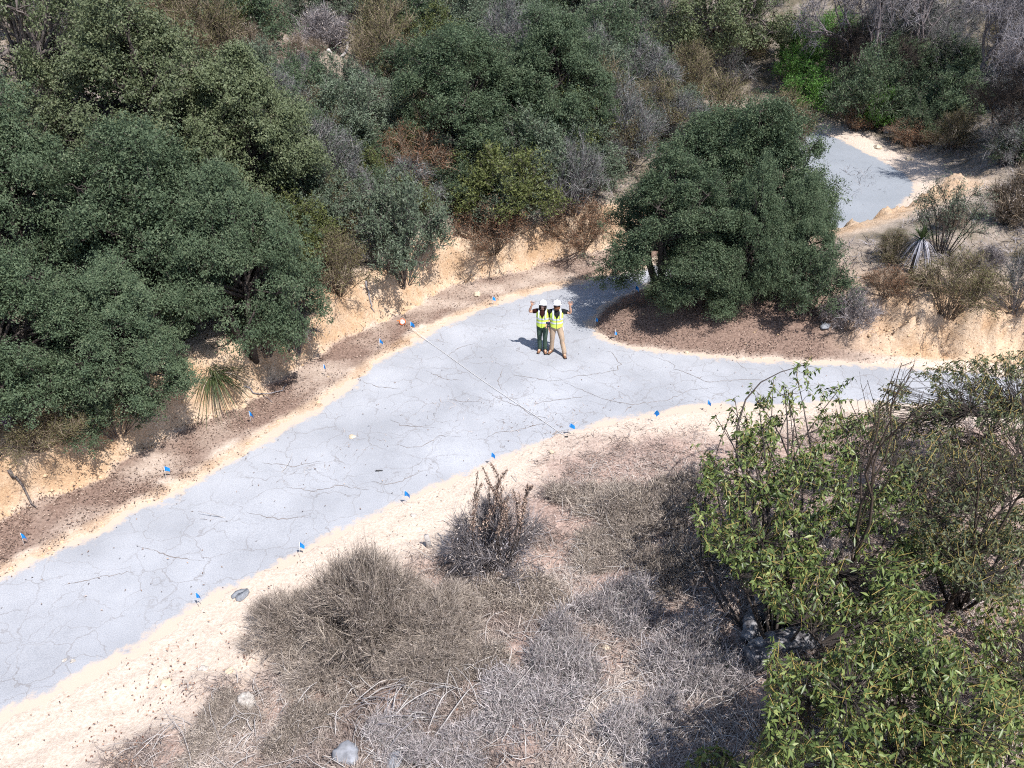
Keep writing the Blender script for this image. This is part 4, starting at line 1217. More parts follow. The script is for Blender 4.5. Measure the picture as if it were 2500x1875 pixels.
mb = MB(); mb.tube([(0, 0, -0.2), (0.02, 0, 0.6), (0.05, 0, 1.25)], [0.10, 0.09, 0.06], 8)
obj("trunk", mb.mesh("trunk"), M_BARK, t_)
obj("dead_skirt", tuft(130, 0.7, 0.026, 1.5, 1.2, 5, M_SKIRT, "dead_skirt", -0.6, -1.05), M_SKIRT, t_, (0.03, 0, 1.2))
obj("blades", tuft(70, 0.8, 0.045, 0.35, 0.8, 6, M_BLADE, "blades", 0.4), M_BLADE, t_, (0.05, 0, 1.2))
# flower stalks at the left edge
M_FLOWER = leafy("pale_flower", [(0.0, (0.16, 0.07, 0.20)), (0.4, (0.35, 0.20, 0.36)), (1.0, (0.68, 0.60, 0.66))], 0.7, 0.15, 0.1)
for k, (px, py, hh, lb) in enumerate(((38, 1090, 1.0, "purple and white flower stalk at the left edge, taller and to the right"), (4, 1120, 0.9, "purple and white flower stalk cut by the left frame edge"))):
    p = hit(px, py); rng = np.random.default_rng(70 + k)
    t_ = thing("flower_stalk", lb, "flower", tuple(p), 0, "flower stalks at the left edge")
    mb = MB(); mb.tube([(0, 0, -0.1), (0.02, 0, hh * 0.5), (-0.03, -0.05, hh * 1.3)], [0.012, 0.010, 0.006], 5)
    obj("stem", mb.mesh("stem"), M_DRYBROWN, t_)
    m_ = 320; zz = hh * (0.55 + 0.75 * rng.random(m_))
    q = np.stack([rng.normal(0, 0.05, m_), rng.normal(0, 0.05, m_) - 0.02, zz], 1)
    V, F, r = leaf_quads(q, rdir(m_, rng), rdir(m_, rng), 0.06, 0.045, 0.3, None, rng)
    tag(obj("flowers", mesh("flowers", V, F, {"rnd": r}), M_FLOWER, t_), kind="stuff")

# ------------------------------------------------------------------ laurel sumac thicket, near right
M_SUMAC = leafy("sumac_leaf", [(0.0, (0.032, 0.05, 0.016)), (0.4, (0.078, 0.112, 0.03)), (0.75, (0.15, 0.195, 0.055)), (0.92, (0.28, 0.31, 0.11)), (1.0, (0.36, 0.22, 0.11))], 0.42, 0.4, 0.2)
M_SUMAC2 = leafy("dull_sumac_leaf", [(0.0, (0.035, 0.045, 0.02)), (0.5, (0.085, 0.105, 0.045)), (0.9, (0.16, 0.17, 0.08)), (1.0, (0.26, 0.17, 0.09))], 0.5, 0.35, 0.2)
M_YTWIG = plain("yellow_twig", (0.32, 0.24, 0.08), 0.7, 0.2, 0.3, 3.0)
def sumac(base_px, poly, n_tip, hlo, hhi, label, seed, m, leaf, per_tip=8, n_stem=14, extra=()):
    """open leafy shrub: shoots spread through the volume above its patch of slope"""
    rng = np.random.default_rng(seed); Pn = np.array(poly, float)
    b = hit(*base_px)
    t_ = thing("laurel_sumac", label, "tree", tuple(b), 0, "laurel sumacs on the near slope")
    Q = rng.uniform(Pn.min(0), Pn.max(0), (n_tip * 6, 2))
    ok = inside(Q[:, 0], Q[:, 1], Pn) & (vnoise(Q[:, 0] / 55, Q[:, 1] / 55, seed) + 0.6 * vnoise(Q[:, 0] / 22, Q[:, 1] / 22, seed + 1) > -0.42)
    Q = Q[ok][:n_tip]
    h = b[2] + hlo + (hhi - hlo) * rng.random(len(Q)) ** 0.8
    tip = np.array([[*gp(q[0], q[1], z), z] for q, z in zip(Q, h)] + [[*gp(*e), e[2]] for e in extra]) - b
    wood, tw = MB(), MB()
    ends = tip[rng.choice(len(tip), n_stem, replace=False)]
    if len(extra): ends = np.concatenate([ends, tip[-len(extra):][::4]])
    nodes = []
    for e in ends:
        st = curve((rng.normal(0, 0.05), rng.normal(0, 0.05), -0.3), e * np.array([1, 1, 0.97]), 0.25, rng, 9)
        wood.tube(st, np.linspace(0.040, 0.008, 9), 5)
        nodes.append(st[3:])
    nodes = np.concatenate(nodes)
    lv = []
    for q in tip:
        dn = np.linalg.norm(nodes - q, axis=1) + 0.5 * np.clip(nodes[:, 2] - q[2] + 0.1, 0, None)
        s_ = nodes[np.argmin(dn)]
        wood.tube(curve(s_, q, -0.04, rng, 4), np.linspace(0.008, 0.004, 4), 3, False)
        ax = unit((q - s_) * 0.7 + np.array([0, 0, 0.35]) + rng.normal(0, 0.25, 3))
        tw.tube([q - ax * 0.16, q, q + ax * 0.09], [0.006, 0.005, 0.003], 3, False)
        m_ = per_tip + rng.integers(-3, 4)
        L0 = q + ax * (rng.random((m_, 1)) * 0.32 - 0.22)
        D = unit(unit(np.cross(ax, rdir(m_, rng))) * 0.65 + ax * 0.15 + np.array([0, 0, -0.6]) + rng.normal(0, 0.25, (m_, 3)))
        lv.append((L0, D))
    C = np.concatenate([q[0] for q in lv]); D = np.concatenate([q[1] for q in lv]); n = len(C)
    N = unit(np.array([0.2, -0.3, 0.9]) + rdir(n, rng) * 0.7)
    V, F, r = big_leaves(C, D, N, leaf * (0.5 + 0.8 * rng.random(n)), leaf * 0.33, rng, np.clip(rng.random(n) * 0.75 + 0.25 * np.repeat(rng.random(len(lv)), [len(q[0]) for q in lv]), 0, 1))
    obj("crown", mesh("sumac_crown", V, F, {"rnd": r}), m, t_)
    obj("trunk", wood.mesh("sumac_wood", True), M_DARKBARK, t_)
    tag(obj("twigs", tw.mesh("sumac_twigs"), M_YTWIG, t_), kind="stuff")
srng = np.random.default_rng(5)
def spray(x0, y0, x1, y1, z0, z1, n, w):
    t = srng.random(n)
    return [(x0 + (x1 - x0) * q + srng.normal(0, w), y0 + (y1 - y0) * q + srng.normal(0, w), z0 + (z1 - z0) * q) for q in t]
sumac((1900, 1580), [(1690, 1230), (1730, 1100), (1840, 1030), (1960, 1000), (2140, 1010), (2230, 1150), (2340, 1420), (2260, 1520), (2080, 1540), (1900, 1500), (1840, 1420), (1740, 1400)], 1550, 0.3, 2.6,
      "tall leafy sumac with glossy drooping leaves reaching up over the road edge", 101, M_SUMAC, 0.15, 8, 16,
      spray(1880, 1060, 1985, 890, 3.0, 4.0, 36, 20) + spray(1830, 1090, 1790, 1000, 3.0, 3.6, 26, 22) + spray(2000, 1000, 2060, 920, 3.2, 3.9, 14, 22) + spray(1760, 1160, 1690, 1070, 2.6, 3.0, 12, 18) + spray(1840, 1010, 1900, 960, 3.3, 3.7, 22, 20))
sumac((2350, 1480), [(2110, 1010), (2180, 920), (2300, 880), (2540, 850), (2560, 1430), (2440, 1470), (2320, 1420), (2240, 1330), (2180, 1180)], 2100, 0.3, 3.0,
      "duller olive sumac at the right edge behind the glossy one", 102, M_SUMAC2, 0.12, 8, 18)
sumac((2180, 1850), [(1880, 1560), (1960, 1600), (2140, 1540), (2290, 1500), (2380, 1620), (2520, 1720), (2520, 1920), (1800, 1920), (1880, 1760)], 1700, 0.5, 3.0,
      "large-leaved sumac filling the bottom right corner", 103, M_SUMAC, 0.13, 8, 18)
sumac((1740, 1880), [(1670, 1840), (1760, 1800), (1840, 1840), (1820, 1920), (1680, 1920)], 34, 0.4, 1.2,
      "small sumac sprig poking up at the bottom edge left of the thicket", 104, M_SUMAC, 0.15, 8, 4)
sumac((2490, 1600), [(2330, 1500), (2470, 1430), (2540, 1420), (2540, 1740), (2400, 1730)], 190, 0.3, 1.8,
      "sumac branch with thin leaves cut by the right edge, beside red litter", 105, M_SUMAC, 0.14, 7, 5)
SAP = [bare_tree_meshes(s, 6.0, 0.34, 3, 260, (0.10, 0.05), 0.06, 1) for s in (51, 52, 53)]
KINDS['sap'] = ('bare_sapling', SAP, 2.4, 6.0, M_DRYBROWN, M_DARKBARK, ('twigs', 'trunk'), 'tree')
P('sap', (1930, 850, 2180, 1560), "dark bare sapling rising from the glossy sumac above the road", "bare saplings in the sumac thicket", 0)
P('sap', (2180, 850, 2400, 1560), "dark bare sapling in the middle of the sumac thicket", "bare saplings in the sumac thicket", 1)
P('sap', (2330, 800, 2540, 1440), "dark bare sapling nearest the right edge, reaching above the road", "bare saplings in the sumac thicket", 2)

# ------------------------------------------------------------------ survey flags
M_FLAG = plain("blue_plastic", (0.006, 0.24, 0.68), 0.4, 0.4, 0.12, 20.0)
M_WIRE = plain("white_wire", (0.72, 0.72, 0.70), 0.5, 0.4, 0.1, 20.0)
FLAGS = [
    (60, 1314, "blue marker flag nearest the left edge, on the brown verge", 0.3, 0.05), (404, 1152, "blue marker flag on the verge, second from the left edge", 1.0, 0.10),
    (612, 1017, "blue marker flag on the verge below the spiky tussock", 0.2, 0.0), (790, 902, "blue marker flag on the verge below the shaded bank", -0.4, 0.05),
    (926, 838, "blue marker flag just left of the tape reel", 0.5, 0.02), (1000, 797, "blue marker flag touching the orange tape reel", 0.2, 0.05),
    (1200, 738, "small blue flag on the verge behind the waving people", 1.1, 0.1), (1450, 788, "blue flag at the tip of the leafy island", 0.9, 0.05),
    (1498, 819, "blue flag in the leaf litter on the island's front edge", 1.2, 0.08), (1545, 708, "blue flag standing in the island oak's shade", 0.0, 0.12),
    (1579, 1009, "leaning blue flag on the near road edge right of the tape's end", -0.3, 0.5), (1722, 988, "blue flag half hidden by sumac leaves at the near road edge", 0.2, 0.0),
    (1387, 1046, "blue flag beside the free end of the measuring tape", 0.6, 0.05), (1196, 1117, "blue flag behind the stalky bush's seed stalks", 0.4, 0.05),
    (987, 1211, "bright blue flag on the near road edge left of the stalky bush", 0.1, 0.03), (730, 1339, "blue flag on the near road edge above the largest brown bush", 0.8, 0.15),
    (485, 1458, "largest blue flag, on sand beside the broken asphalt slab", 0.0, 0.0)]
for k, (px, py, lb, rz, lean) in enumerate(FLAGS):
    g0 = gp(px, py); sc_ = FPX / project((g0[0], g0[1], 0))[2]
    b = hit(px + 2, py + 0.30 * sc_ * 0.82)
    t_ = thing("marker_flag", lb, "flag", tuple(b), rz, "blue survey flags along the road")
    hh = 0.46
    top = np.array([lean * hh, 0, hh])
    mb = MB(); mb.tube([(0, 0, -0.05), top * 0.5, top], 0.0045, 5)
    obj("pole", mb.mesh("pole"), M_WIRE, t_)
    rng = np.random.default_rng(900 + k)
    W_, H_ = 0.215, 0.17
    nu, nv = 7, 4
    U, Vv = np.meshgrid(np.linspace(0, 1, nu), np.linspace(0, 1, nv))
    fold = 0.40 + 0.25 * rng.random()
    xx = W_ * U * fold + 0.004
    yy = 0.05 * np.sin(U * 3.6 + rng.normal(0, 0.3)) * (0.5 + 0.5 * Vv) - 0.02 * U
    zz = -Vv * H_ - U * W_ * (0.55 + 0.35 * rng.random()) * (1 - 0.45 * Vv)
    P_ = np.stack([xx, yy, zz], 2).reshape(-1, 3) + top - np.array([0, 0, 0.0]) + lean * np.stack([-(Vv * H_), 0 * U, 0 * U], 2).reshape(-1, 3)
    back = P_ + np.array([0, 0.004, 0])
    n_ = nu * nv; f = grid_faces(nv, nu)
    obj("flag", mesh("flag", np.concatenate([P_, back]), [np.concatenate([f[:, ::-1], f + n_])], None, True), M_FLAG, t_)

# ------------------------------------------------------------------ tape reel and tape
M_ORANGE = plain("orange_plastic", (0.75, 0.14, 0.02), 0.4, 0.4, 0.1, 20.0)
M_TAPEW = plain("white_tape", (0.56, 0.54, 0.52), 0.55, 0.3, 0.06, 10.0)
M_BLACK = plain("black_plastic", (0.02, 0.02, 0.022), 0.5, 0.4, 0.1, 20.0)
p = hit(985, 796)
t_ = thing("tape_reel", "orange open measuring tape reel with white tape on the verge", "tape reel", (p[0], p[1], p[2] + 0.01), 0.5, None, (0.85, 0.85, 0.85))
def disc(r0, r1, y0, y1, n=28):
    mb = MB(); mb.lathe([(r0, y0), (r1, y0), (r1, y1), (r0, y1), (r0, y0)], n)
    V = np.concatenate(mb.V); V = np.stack([V[:, 0], V[:, 2], V[:, 1] + 0.15], 1)
    V = V @ np.array([[1, 0, 0], [0, 0.82, -0.57], [0, 0.57, 0.82]])
    out = MB(); out.add(V, [np.concatenate(v)[:, ::-1] for v in mb.F.values()])
    return out
obj("spool", disc(0.02, 0.105, -0.012, 0.012).mesh("spool", True), M_TAPEW, t_)
obj("frame", disc(0.118, 0.14, -0.022, 0.022).mesh("frame"), M_ORANGE, t_)
mb = MB(); mb.tube([(-0.12, 0.0, 0.22), (-0.20, 0.02, 0.27), (-0.27, 0.03, 0.26)], [0.022, 0.024, 0.022], 8)
obj("handle", mb.mesh("handle", True), M_ORANGE, t_)
mb = MB(); mb.tube([(0, -0.05, 0.12), (0.06, -0.06, 0.10)], 0.012, 6); mb.tube([(0.06, -0.06, 0.10), (0.06, -0.11, 0.08)], 0.012, 6)
obj("crank", mb.mesh("crank", True), M_BLACK, t_)
a, b = hit(1003, 806), hit(1381, 1067)
n_ = 60
t = np.linspace(0, 1, n_)[:, None]
C = np.array([*a[:2], a[2]]) * (1 - t) + b * t
C[:, 2] = np.array([max(zg(q[0], q[1]), 0.0) for q in C]) + 0.02
C[:, 2] = np.maximum(C[:, 2], (0.02 + 0.14 * (1 - t[:, 0] / 0.16)).clip(0.02))
C[:, 0] += 0.03 * np.sin(t[:, 0] * 9)
dxy = (b - a)[:2]; dxy /= np.linalg.norm(dxy); sd_ = np.array([-dxy[1], dxy[0], 0]) * 0.008
V = np.concatenate([C + sd_, C - sd_, C + sd_ - np.array([0, 0, 0.003]), C - sd_ - np.array([0, 0, 0.003])])
i = np.arange(n_ - 1)
F = np.concatenate([np.stack([i, n_ + i, n_ + i + 1, i + 1], 1), np.stack([2 * n_ + i, 2 * n_ + i + 1, 3 * n_ + i + 1, 3 * n_ + i], 1), np.stack([i, i + 1, 2 * n_ + i + 1, 2 * n_ + i], 1), np.stack([n_ + i, 3 * n_ + i, 3 * n_ + i + 1, n_ + i + 1], 1)])
tp = thing("measuring_tape", "white measuring tape stretched across the cracked road", "tape", tuple(b))
obj("tape", mesh("tape", V - b, F), M_TAPEW, tp)
mb = MB(); mb.box((0.02, -0.02, 0.03), (0.05, 0.012, 0.012), None)
obj("end_hook", mb.mesh("end_hook"), M_BLACK, tp)

# ------------------------------------------------------------------ the two people
M_SKIN = plain("skin", (0.56, 0.32, 0.22), 0.55, 0.3, 0.08, 10.0)
M_HAIR = plain("dark_hair", (0.025, 0.017, 0.013), 0.6, 0.3, 0.3, 30.0)
M_BEARD = plain("brown_beard", (0.16, 0.065, 0.03), 0.8, 0.2, 0.3, 40.0)
M_HELMET = plain("white_helmet", (0.82, 0.82, 0.82), 0.3, 0.5, 0.03, 5.0)
M_VEST = plain("hi_vis_yellow", (0.62, 0.80, 0.12), 0.7, 0.2, 0.08, 9.0)
M_BAND = plain("reflective_band", (0.60, 0.64, 0.68), 0.3, 0.6, 0.05, 9.0)
M_DKSHIRT = plain("black_shirt", (0.018, 0.018, 0.02), 0.9, 0.1, 0.2, 9.0)
M_REDSHIRT = plain("dark_maroon_shirt", (0.035, 0.012, 0.012), 0.9, 0.1, 0.2, 9.0)
M_GREENP = plain("green_trousers", (0.055, 0.085, 0.065), 0.9, 0.1, 0.2, 9.0)
M_KHAKI = plain("khaki_trousers", (0.40, 0.30, 0.215), 0.9, 0.1, 0.12, 9.0)
M_BOOT = plain("tan_boot", (0.20, 0.105, 0.06), 0.8, 0.2, 0.2, 12.0)
M_GLASS = plain("dark_lens", (0.015, 0.02, 0.06), 0.15, 0.6, 0.1, 9.0)
M_TEETH = plain("teeth", (0.7, 0.66, 0.6), 0.4, 0.4, 0.05, 9.0)

def ring_loft(rings, n=20, cap=True):
    """rings (cx, cy, z, rx, ry)"""
    a = np.linspace(0, 2 * math.pi, n, endpoint=False)
    V = np.concatenate([np.stack([cx + rx * np.cos(a), cy + ry * np.sin(a), np.full(n, z)], 1) for cx, cy, z, rx, ry in rings])
    i = np.arange(n); j = (i + 1) % n
    F = [np.concatenate([np.stack([k * n + i, k * n + j, (k + 1) * n + j, (k + 1) * n + i], 1) for k in range(len(rings) - 1)])]
    if cap: F.append(np.array([i[::-1], (len(rings) - 1) * n + i]))
    mb = MB(); mb.add(V, F)
    return mb

def person(label, loc, rz, J, mats, hair_long, beard):
    """J: joint positions, facing -Y"""
    root = thing("person", label, "person", loc, rz, "people waving on the road", (1.07, 1.07, 1.09))
    Vx, E, Rd = [], [], []
    def vert(p, r): Vx.append(tuple(p)); Rd.append(r); return len(Vx) - 1
    def chain(start, pts):
        k = start
        for p_, r_ in pts:
            q = vert(p_, r_); E.append((k, q)); k = q
        return k
    pel = vert((0, 0, 0.96), 0.115)
    chest = chain(pel, [((0, 0.0, 1.12), 0.115), ((0, 0.01, 1.30), 0.125)])
    neck0 = chain(chest, [((0, 0.01, 1.42), 0.085)])
    hd = np.array(J['head'])
    head = chain(neck0, [((0, 0.0, 1.50), 0.052), (hd - np.array([0, -0.015, 0.085]), 0.066), (hd, 0.084), (hd + np.array([0, 0.01, 0.08]), 0.074)])
    # nose
    chain(head - 1, [(hd + np.array([0, -0.085, -0.02]), 0.02), (hd + np.array([0, -0.108, -0.032]), 0.012)])
    for sgn, side in ((-1, 'r'), (1, 'l')):
        sh, el, wr, hdir = J['arm_' + side]
        k = chain(neck0, [(np.array(sh), 0.062), ((np.array(sh) + np.array(el)) / 2, 0.052), (np.array(el), 0.042), ((np.array(el) * 0.55 + np.array(wr) * 0.45), 0.040), (np.array(wr), 0.028)])
        h_ = unit(np.array(hdir[0], float)); across = unit(np.array(hdir[1], float)); curl = np.array(hdir[2], float)
        palm = chain(k, [(np.array(wr) + h_ * 0.05, 0.034)])
        for fi, (off, ln) in enumerate(((-0.042, 0.075), (-0.015, 0.088), (0.013, 0.084), (0.040, 0.066))):
            base = np.array(wr) + h_ * 0.095 + across * off
            chain(palm, [(base, 0.013), (base + h_ * ln * 0.55 + across * off * 0.4 + curl * 0.008, 0.012), (base + h_ * ln + across * off * 0.7 + curl * 0.02, 0.010)])
        tb = np.array(wr) + h_ * 0.045 - across * 0.04
        chain(palm, [(tb, 0.012), (tb + h_ * 0.03 - across * 0.035, 0.010), (tb + h_ * 0.055 - across * 0.05 + curl * 0.01, 0.008)])
        hip, kn, an = J['leg_' + side]
        f = chain(pel, [(np.array(hip), 0.092), ((np.array(hip) + np.array(kn)) / 2, 0.078), (np.array(kn), 0.058), (np.array(kn) * 0.6 + np.array(an) * 0.4, 0.056), (np.array(an), 0.042)])
        fd = J['foot_' + side]
        chain(f, [(np.array(an) + np.array([fd[0] * 0.09, fd[1] * 0.09, -0.035]), 0.036), (np.array(an) + np.array([fd[0] * 0.17, fd[1] * 0.17, -0.05]), 0.026)])
    me = bpy.data.meshes.new("body")
    me.from_pydata(Vx, E, [])
    bo = obj("body", me, M_SKIN, root)
    md = bo.modifiers.new("skin", 'SKIN'); md.use_smooth_shade = True
    for k, r_ in enumerate(Rd): me.skin_vertices[0].data[k].radius = (r_, r_)
    me.skin_vertices[0].data[0].use_root = True
    sd = bo.modifiers.new("smooth", 'SUBSURF'); sd.levels = sd.render_levels = 1
    # trousers, boots
    mb = MB()
    mb.add(np.concatenate(ring_loft([(0, 0, 0.80, 0.10, 0.11), (0, 0, 0.86, 0.165, 0.125), (0, 0, 0.95, 0.172, 0.128), (0, 0, 1.04, 0.158, 0.118)]).V), [np.concatenate(v) for v in ring_loft([(0, 0, 0.80, 0.10, 0.11), (0, 0, 0.86, 0.165, 0.125), (0, 0, 0.95, 0.172, 0.128), (0, 0, 1.04, 0.158, 0.118)]).F.values()])
    for side in 'rl':
        hip, kn, an = (np.array(q, float) for q in J['leg_' + side])
        pts = [hip + np.array([0, 0, 0.05]), hip, (hip + kn) / 2, kn + np.array([0, -0.012, 0.03]), kn - np.array([0, -0.005, 0.06]), (kn + an) / 2, an + np.array([0, 0, 0.04]), an - np.array([0, 0, 0.02])]
        mb.tube(pts, [0.095, 0.10, 0.091, 0.075, 0.070, 0.068, 0.066, 0.066], 12)
    obj("trousers", mb.mesh("trousers", True), mats['trousers'], root)
    for side in 'rl':
        an = np.array(J['leg_' + side][2], float); fd = np.array([*J['foot_' + side], 0.0])
        mb = MB(); mb.tube([an + np.array([0, 0, 0.05]), an - np.array([0, 0, 0.03]), an + fd * 0.06 - np.array([0, 0, 0.055]), an + fd * 0.15 - np.array([0, 0, 0.065]), an + fd * 0.205 - np.array([0, 0, 0.075])], [0.058, 0.056, 0.052, 0.045, 0.024], 10)
        bt = obj("boot", mb.mesh("boot", True), M_BOOT, root)
        mb = MB(); q = an + fd * 0.07; ang_ = math.atan2(fd[1], fd[0]); ca, sa = math.cos(ang_), math.sin(ang_)
        mb.box((q[0], q[1], 0.012), (0.14, 0.045, 0.011), [[ca, -sa, 0], [sa, ca, 0], [0, 0, 1]])
        obj("sole", mb.mesh("sole"), M_BLACK, bt)
    # shirt with sleeves
    T = [(0, 0, 0.98, 0.165, 0.118), (0, 0, 1.10, 0.160, 0.115), (0, 0.005, 1.25, 0.178, 0.125), (0, 0.01, 1.36, 0.190, 0.120), (0, 0.01, 1.43, 0.165, 0.098), (0, 0.01, 1.475, 0.085, 0.078)]
    mb = ring_loft(T)
    for side in 'rl':
        sh, el = (np.array(q, float) for q in J['arm_' + side][:2])
        inner = sh * np.array([0.55, 1, 1])
        mb.tube([inner, sh, sh * 0.45 + el * 0.55], [0.078, 0.076, 0.064], 12)
    obj("shirt", mb.mesh("shirt", True), mats['shirt'], root)
    # vest: open front, sleeveless
    n = 40
    rings = [(0, 0.93, 0.198, 0.150), (0, 1.02, 0.194, 0.147), (0, 1.12, 0.190, 0.145), (0.005, 1.24, 0.200, 0.150), (0.01, 1.34, 0.207, 0.146), (0.01, 1.41, 0.192, 0.125), (0.01, 1.455, 0.155, 0.108), (0.01, 1.485, 0.112, 0.095)]
    def vest_strip(z0, z1, extra, gapadd=0.0):
        zs = [z for _, z, _, _ in rings]
        lev = sorted({z0, z1} | {z for z in zs if z0 < z < z1})
        V = []
        for z in lev:
            cy = np.interp(z, zs, [r_[0] for r_ in rings]); rx = np.interp(z, zs, [r_[2] for r_ in rings]) + extra; ry = np.interp(z, zs, [r_[3] for r_ in rings]) + extra
            gap = 0.045 + gapadd + 0.62 * float(smooth(1.20, 1.47, np.array(z)))
            a = np.linspace(-math.pi / 2 + gap, 1.5 * math.pi - gap, n)
            wob = 1 + 0.012 * np.sin(a * 7 + z * 20)
            V.append(np.stack([rx * wob * np.cos(a), cy + ry * wob * np.sin(a), np.full(n, z) - (0.03 * np.sin(a) ** 8 if z == zs[0] else 0)], 1))
        V = np.concatenate(V); m = len(lev)
        f = grid_faces(m, n)
        inner = V * np.array([0.975, 0.975, 1.0])
        mb = MB(); mb.add(np.concatenate([V, inner]), [np.concatenate([f, f[:, ::-1] + len(V)])])
        return mb
    ve = obj("vest", vest_strip(0.93, 1.485, 0.0).mesh("vest", True), M_VEST, root)
    for z0, z1 in ((1.05, 1.10), (1.17, 1.22)):
        obj("reflective_band", vest_strip(z0, z1, 0.006).mesh("reflective_band", True), M_BAND, ve)
    for s_ in (-1, 1):
        V = []
        for z, y in ((1.24, -0.152), (1.34, -0.143), (1.41, -0.118), (1.468, -0.085), (1.492, 0.01), (1.46, 0.10), (1.34, 0.158), (1.24, 0.158)):
            for dx in (0.085, 0.130): V.append((s_ * dx, y * 1.05 * (1 if dx < 0.1 else 0.95), z + 0.004))
        f = np.array([[2 * k, 2 * k + 1, 2 * k + 3, 2 * k + 2] for k in range(7)])
        V = np.array(V); mb = MB(); mb.add(np.concatenate([V, V + np.array([0, 0, -0.006])]), [np.concatenate([f, f[:, ::-1] + len(V)])])
        obj("reflective_band", mb.mesh("reflective_band", True), M_BAND, ve)
    # head gear: helmet (shell, brim), glasses, hair, beard, mouth
    tilt = Matrix.Rotation(J.get('tilt', -0.25), 3, 'X')
    def place(mb, name, m, parent=root, sh=True):
        V = np.concatenate(mb.V) @ np.array(tilt).T + hd
        o2 = MB(); o2.add(V, [np.concatenate(v) for v in mb.F.values()])
        return obj(name, o2.mesh(name, sh), m, parent)
    mb = MB(); mb.lathe([(0.122, 0.035), (0.126, 0.05), (0.121, 0.09), (0.104, 0.135), (0.072, 0.165), (0.035, 0.178), (0.002, 0.181)], 24, (0, 0.005, 0), 0.94, 1.12)
    he = place(mb, "helmet", M_HELMET)
    mb = MB(); mb.lathe([(0.100, 0.038), (0.150, 0.026), (0.152, 0.031), (0.118, 0.052)], 24, (0, -0.012, 0), 0.92, 1.16)
    place(mb, "brim", M_HELMET, he)
    mb = MB(); mb.tube([(0, -0.12, 0.10), (0, -0.07, 0.165), (0, 0.01, 0.186), (0, 0.08, 0.165), (0, 0.125, 0.10)], 0.012, 6)
    place(mb, "ridge", M_HELMET, he)
    mb = MB()
    for s_ in (-1, 1):
        mb.lathe([(0.001, 0), (0.030, 0.004), (0.034, 0.012), (0.001, 0.018)], 12)
        V = mb.V[-1]; mb.V[-1] = np.stack([V[:, 0] + s_ * 0.036, -V[:, 2] - 0.078, V[:, 1] * 0.75 + 0.008], 1)
        mb.tube([(s_ * 0.068, -0.075, 0.012), (s_ * 0.088, 0.0, 0.014)], 0.004, 5)
    mb.tube([(-0.012, -0.092, 0.012), (0.012, -0.092, 0.012)], 0.004, 5)
    place(mb, "sunglasses", M_GLASS)
    for s_ in (-1, 1):
        mb = MB(); mb.lathe([(0.001, -0.03), (0.014, -0.018), (0.018, 0.005), (0.012, 0.026), (0.001, 0.032)], 10, (s_ * 0.090, 0.008, -0.005), 0.6, 1.0)
        place(mb, "ear", M_SKIN)
    mb = MB(); mb.tube([(-0.026, -0.078, -0.052), (0, -0.086, -0.058), (0.026, -0.078, -0.052)], [0.004, 0.008, 0.004], 6)
    place(mb, "mouth", M_TEETH)
    if hair_long:
        mb = MB()
        for k in range(16):
            a_ = math.pi * (-0.12 + 1.24 * k / 15)
            c_, s2 = math.cos(a_), math.sin(a_)
            mb.tube([(0.086 * c_, 0.01 + 0.095 * s2, 0.05), (0.100 * c_, 0.015 + 0.105 * s2, -0.03), (0.098 * c_, 0.02 + 0.10 * s2, -0.11), (0.085 * c_, 0.03 + 0.09 * s2, -0.17)], [0.022, 0.026, 0.024, 0.012], 6)
    else:
        mb = MB(); mb.lathe([(0.088, -0.06), (0.094, -0.01), (0.097, 0.05), (0.09, 0.09)], 20, (0, 0.022, 0), 0.94, 0.92)
    place(mb, "hair", M_HAIR)
    if beard:
        mb = MB()
        for k in range(13):
            a_ = math.pi * (1.08 + 0.84 * k / 12)
            c_, s2 = math.cos(a_), math.sin(a_)
            mb.tube([(0.084 * c_, 0.0 + 0.085 * s2, -0.03), (0.078 * c_, -0.004 + 0.088 * s2, -0.07), (0.055 * c_, -0.012 + 0.075 * s2, -0.115)], [0.014, 0.020, 0.012], 6)
        place(mb, "beard", M_BEARD)
    return root

UP = (0, 0.05, 1)
JW = dict(head=(0, -0.02, 1.60), tilt=-0.38,
          arm_r=((-0.185, 0.01, 1.40), (-0.42, -0.04, 1.37), (-0.335, -0.10, 1.62), ((0.12, -0.1, 1), (-1, 0.15, 0.1), (0, -1, 0))),
          arm_l=((0.185, 0.01, 1.40), (0.255, 0.03, 1.13), (0.17, -0.20, 1.06), ((-0.1, -1, 0.15), (-0.2, 0, 1), (-1, 0, 0))),
          leg_r=((-0.092, 0, 0.90), (-0.085, -0.01, 0.49), (-0.075, 0.01, 0.09)), leg_l=((0.092, 0, 0.90), (0.090, -0.015, 0.49), (0.10, 0.0, 0.09)), foot_r=(-0.12, -0.99), foot_l=(0.22, -0.97))
JM = dict(head=(0, -0.02, 1.61), tilt=-0.38,
          arm_r=((-0.195, 0.01, 1.41), (-0.265, 0.07, 1.13), (-0.22, 0.02, 0.88), ((0.05, -0.1, -1), (0, -1, 0), (1, 0, 0))),
          arm_l=((0.195, 0.01, 1.41), (0.415, -0.03, 1.36), (0.375, -0.10, 1.63), ((0.02, -0.1, 1), (-1, 0.1, 0), (0, -1, 0))),
          leg_r=((-0.095, 0, 0.90), (-0.110, -0.01, 0.49), (-0.120, 0.02, 0.09)), leg_l=((0.095, -0.01, 0.89), (0.18, -0.13, 0.48), (0.25, -0.23, 0.09)), foot_r=(-0.55, -0.83), foot_l=(0.10, -0.99))
gw, gm = gp(1323, 858), gp(1356, 860)
face = lambda g_: math.atan2(g_[0], -g_[1]) * 0 + math.atan2(g_[0], g_[1]) * -1.0
z_r = 0.012
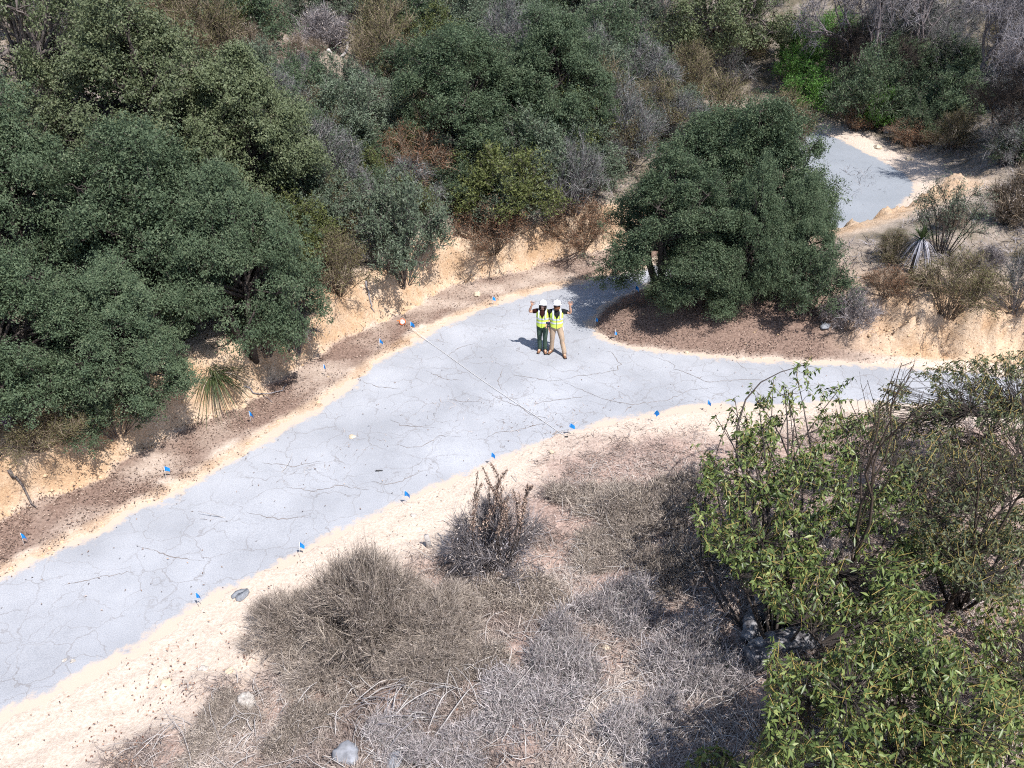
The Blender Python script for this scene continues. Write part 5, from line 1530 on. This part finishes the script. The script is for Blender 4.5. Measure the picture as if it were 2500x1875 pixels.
person("person in dark green trousers and yellow vest waving their right hand, holding a controller", (gw[0], gw[1], z_r), face(gw) - 0.12, JW, dict(trousers=M_GREENP, shirt=M_REDSHIRT), True, False)
man = person("person in khaki trousers and yellow vest waving their left hand, bearded", (gm[0], gm[1], z_r), face(gm) + 0.08, JM, dict(trousers=M_KHAKI, shirt=M_DKSHIRT), False, True)
man.scale = (1.13, 1.10, 1.10)
# controller in the hand, white rag in the pocket
t_ = thing("drone_controller", "black handheld controller held between the two people", "controller", (gw[0] + 0.178, gw[1] - 0.32, 1.17), 0.2)
mb = MB(); mb.box((0, 0, 0), (0.075, 0.045, 0.018), np.array(Matrix.Rotation(0.6, 3, 'X')))
obj("case", mb.mesh("case"), M_BLACK, t_)
mb = MB(); mb.box((0, 0.045, 0.075), (0.055, 0.006, 0.04), np.array(Matrix.Rotation(-0.35, 3, 'X')))
obj("screen", mb.mesh("screen"), M_GLASS, t_)
for s_ in (-1, 1):
    mb = MB(); mb.tube([(s_ * 0.055, 0.02, 0.02), (s_ * 0.06, 0.06, 0.11)], 0.007, 6)
    obj("antenna", mb.mesh("antenna"), M_BLACK, t_)
rg = np.random.default_rng(4)
U, Vv = np.meshgrid(np.linspace(0, 1, 6), np.linspace(0, 1, 8))
x_ = 0.185 + 0.05 * Vv + 0.02 * np.sin(U * 5); y_ = -0.07 + 0.10 * U + 0.02 * np.sin(Vv * 6 + U * 4); z_ = 0.97 - 0.22 * Vv + 0.02 * U
V = np.stack([x_, y_, z_], 2).reshape(-1, 3); f = grid_faces(8, 6)
ra = thing("white_rag", "white rag hanging from the khaki trousers' hip pocket", "rag", man.location, man.rotation_euler.z, None, (1.07, 1.07, 1.09))
obj("cloth", mesh("cloth", np.concatenate([V, V - np.array([0.004, 0, 0])]), [np.concatenate([f, f[:, ::-1] + len(V)])], None, True), M_TAPEW, ra)
# small dark twig on the road
L1 = groundpath([(918, 1158), (935, 1156)], 0.03, 0.005, 31)
logthing("road_twig", "short dark stick lying on the asphalt above the near road edge", "stick", [(L1, np.linspace(0.018, 0.014, len(L1)))], M_BLACK)
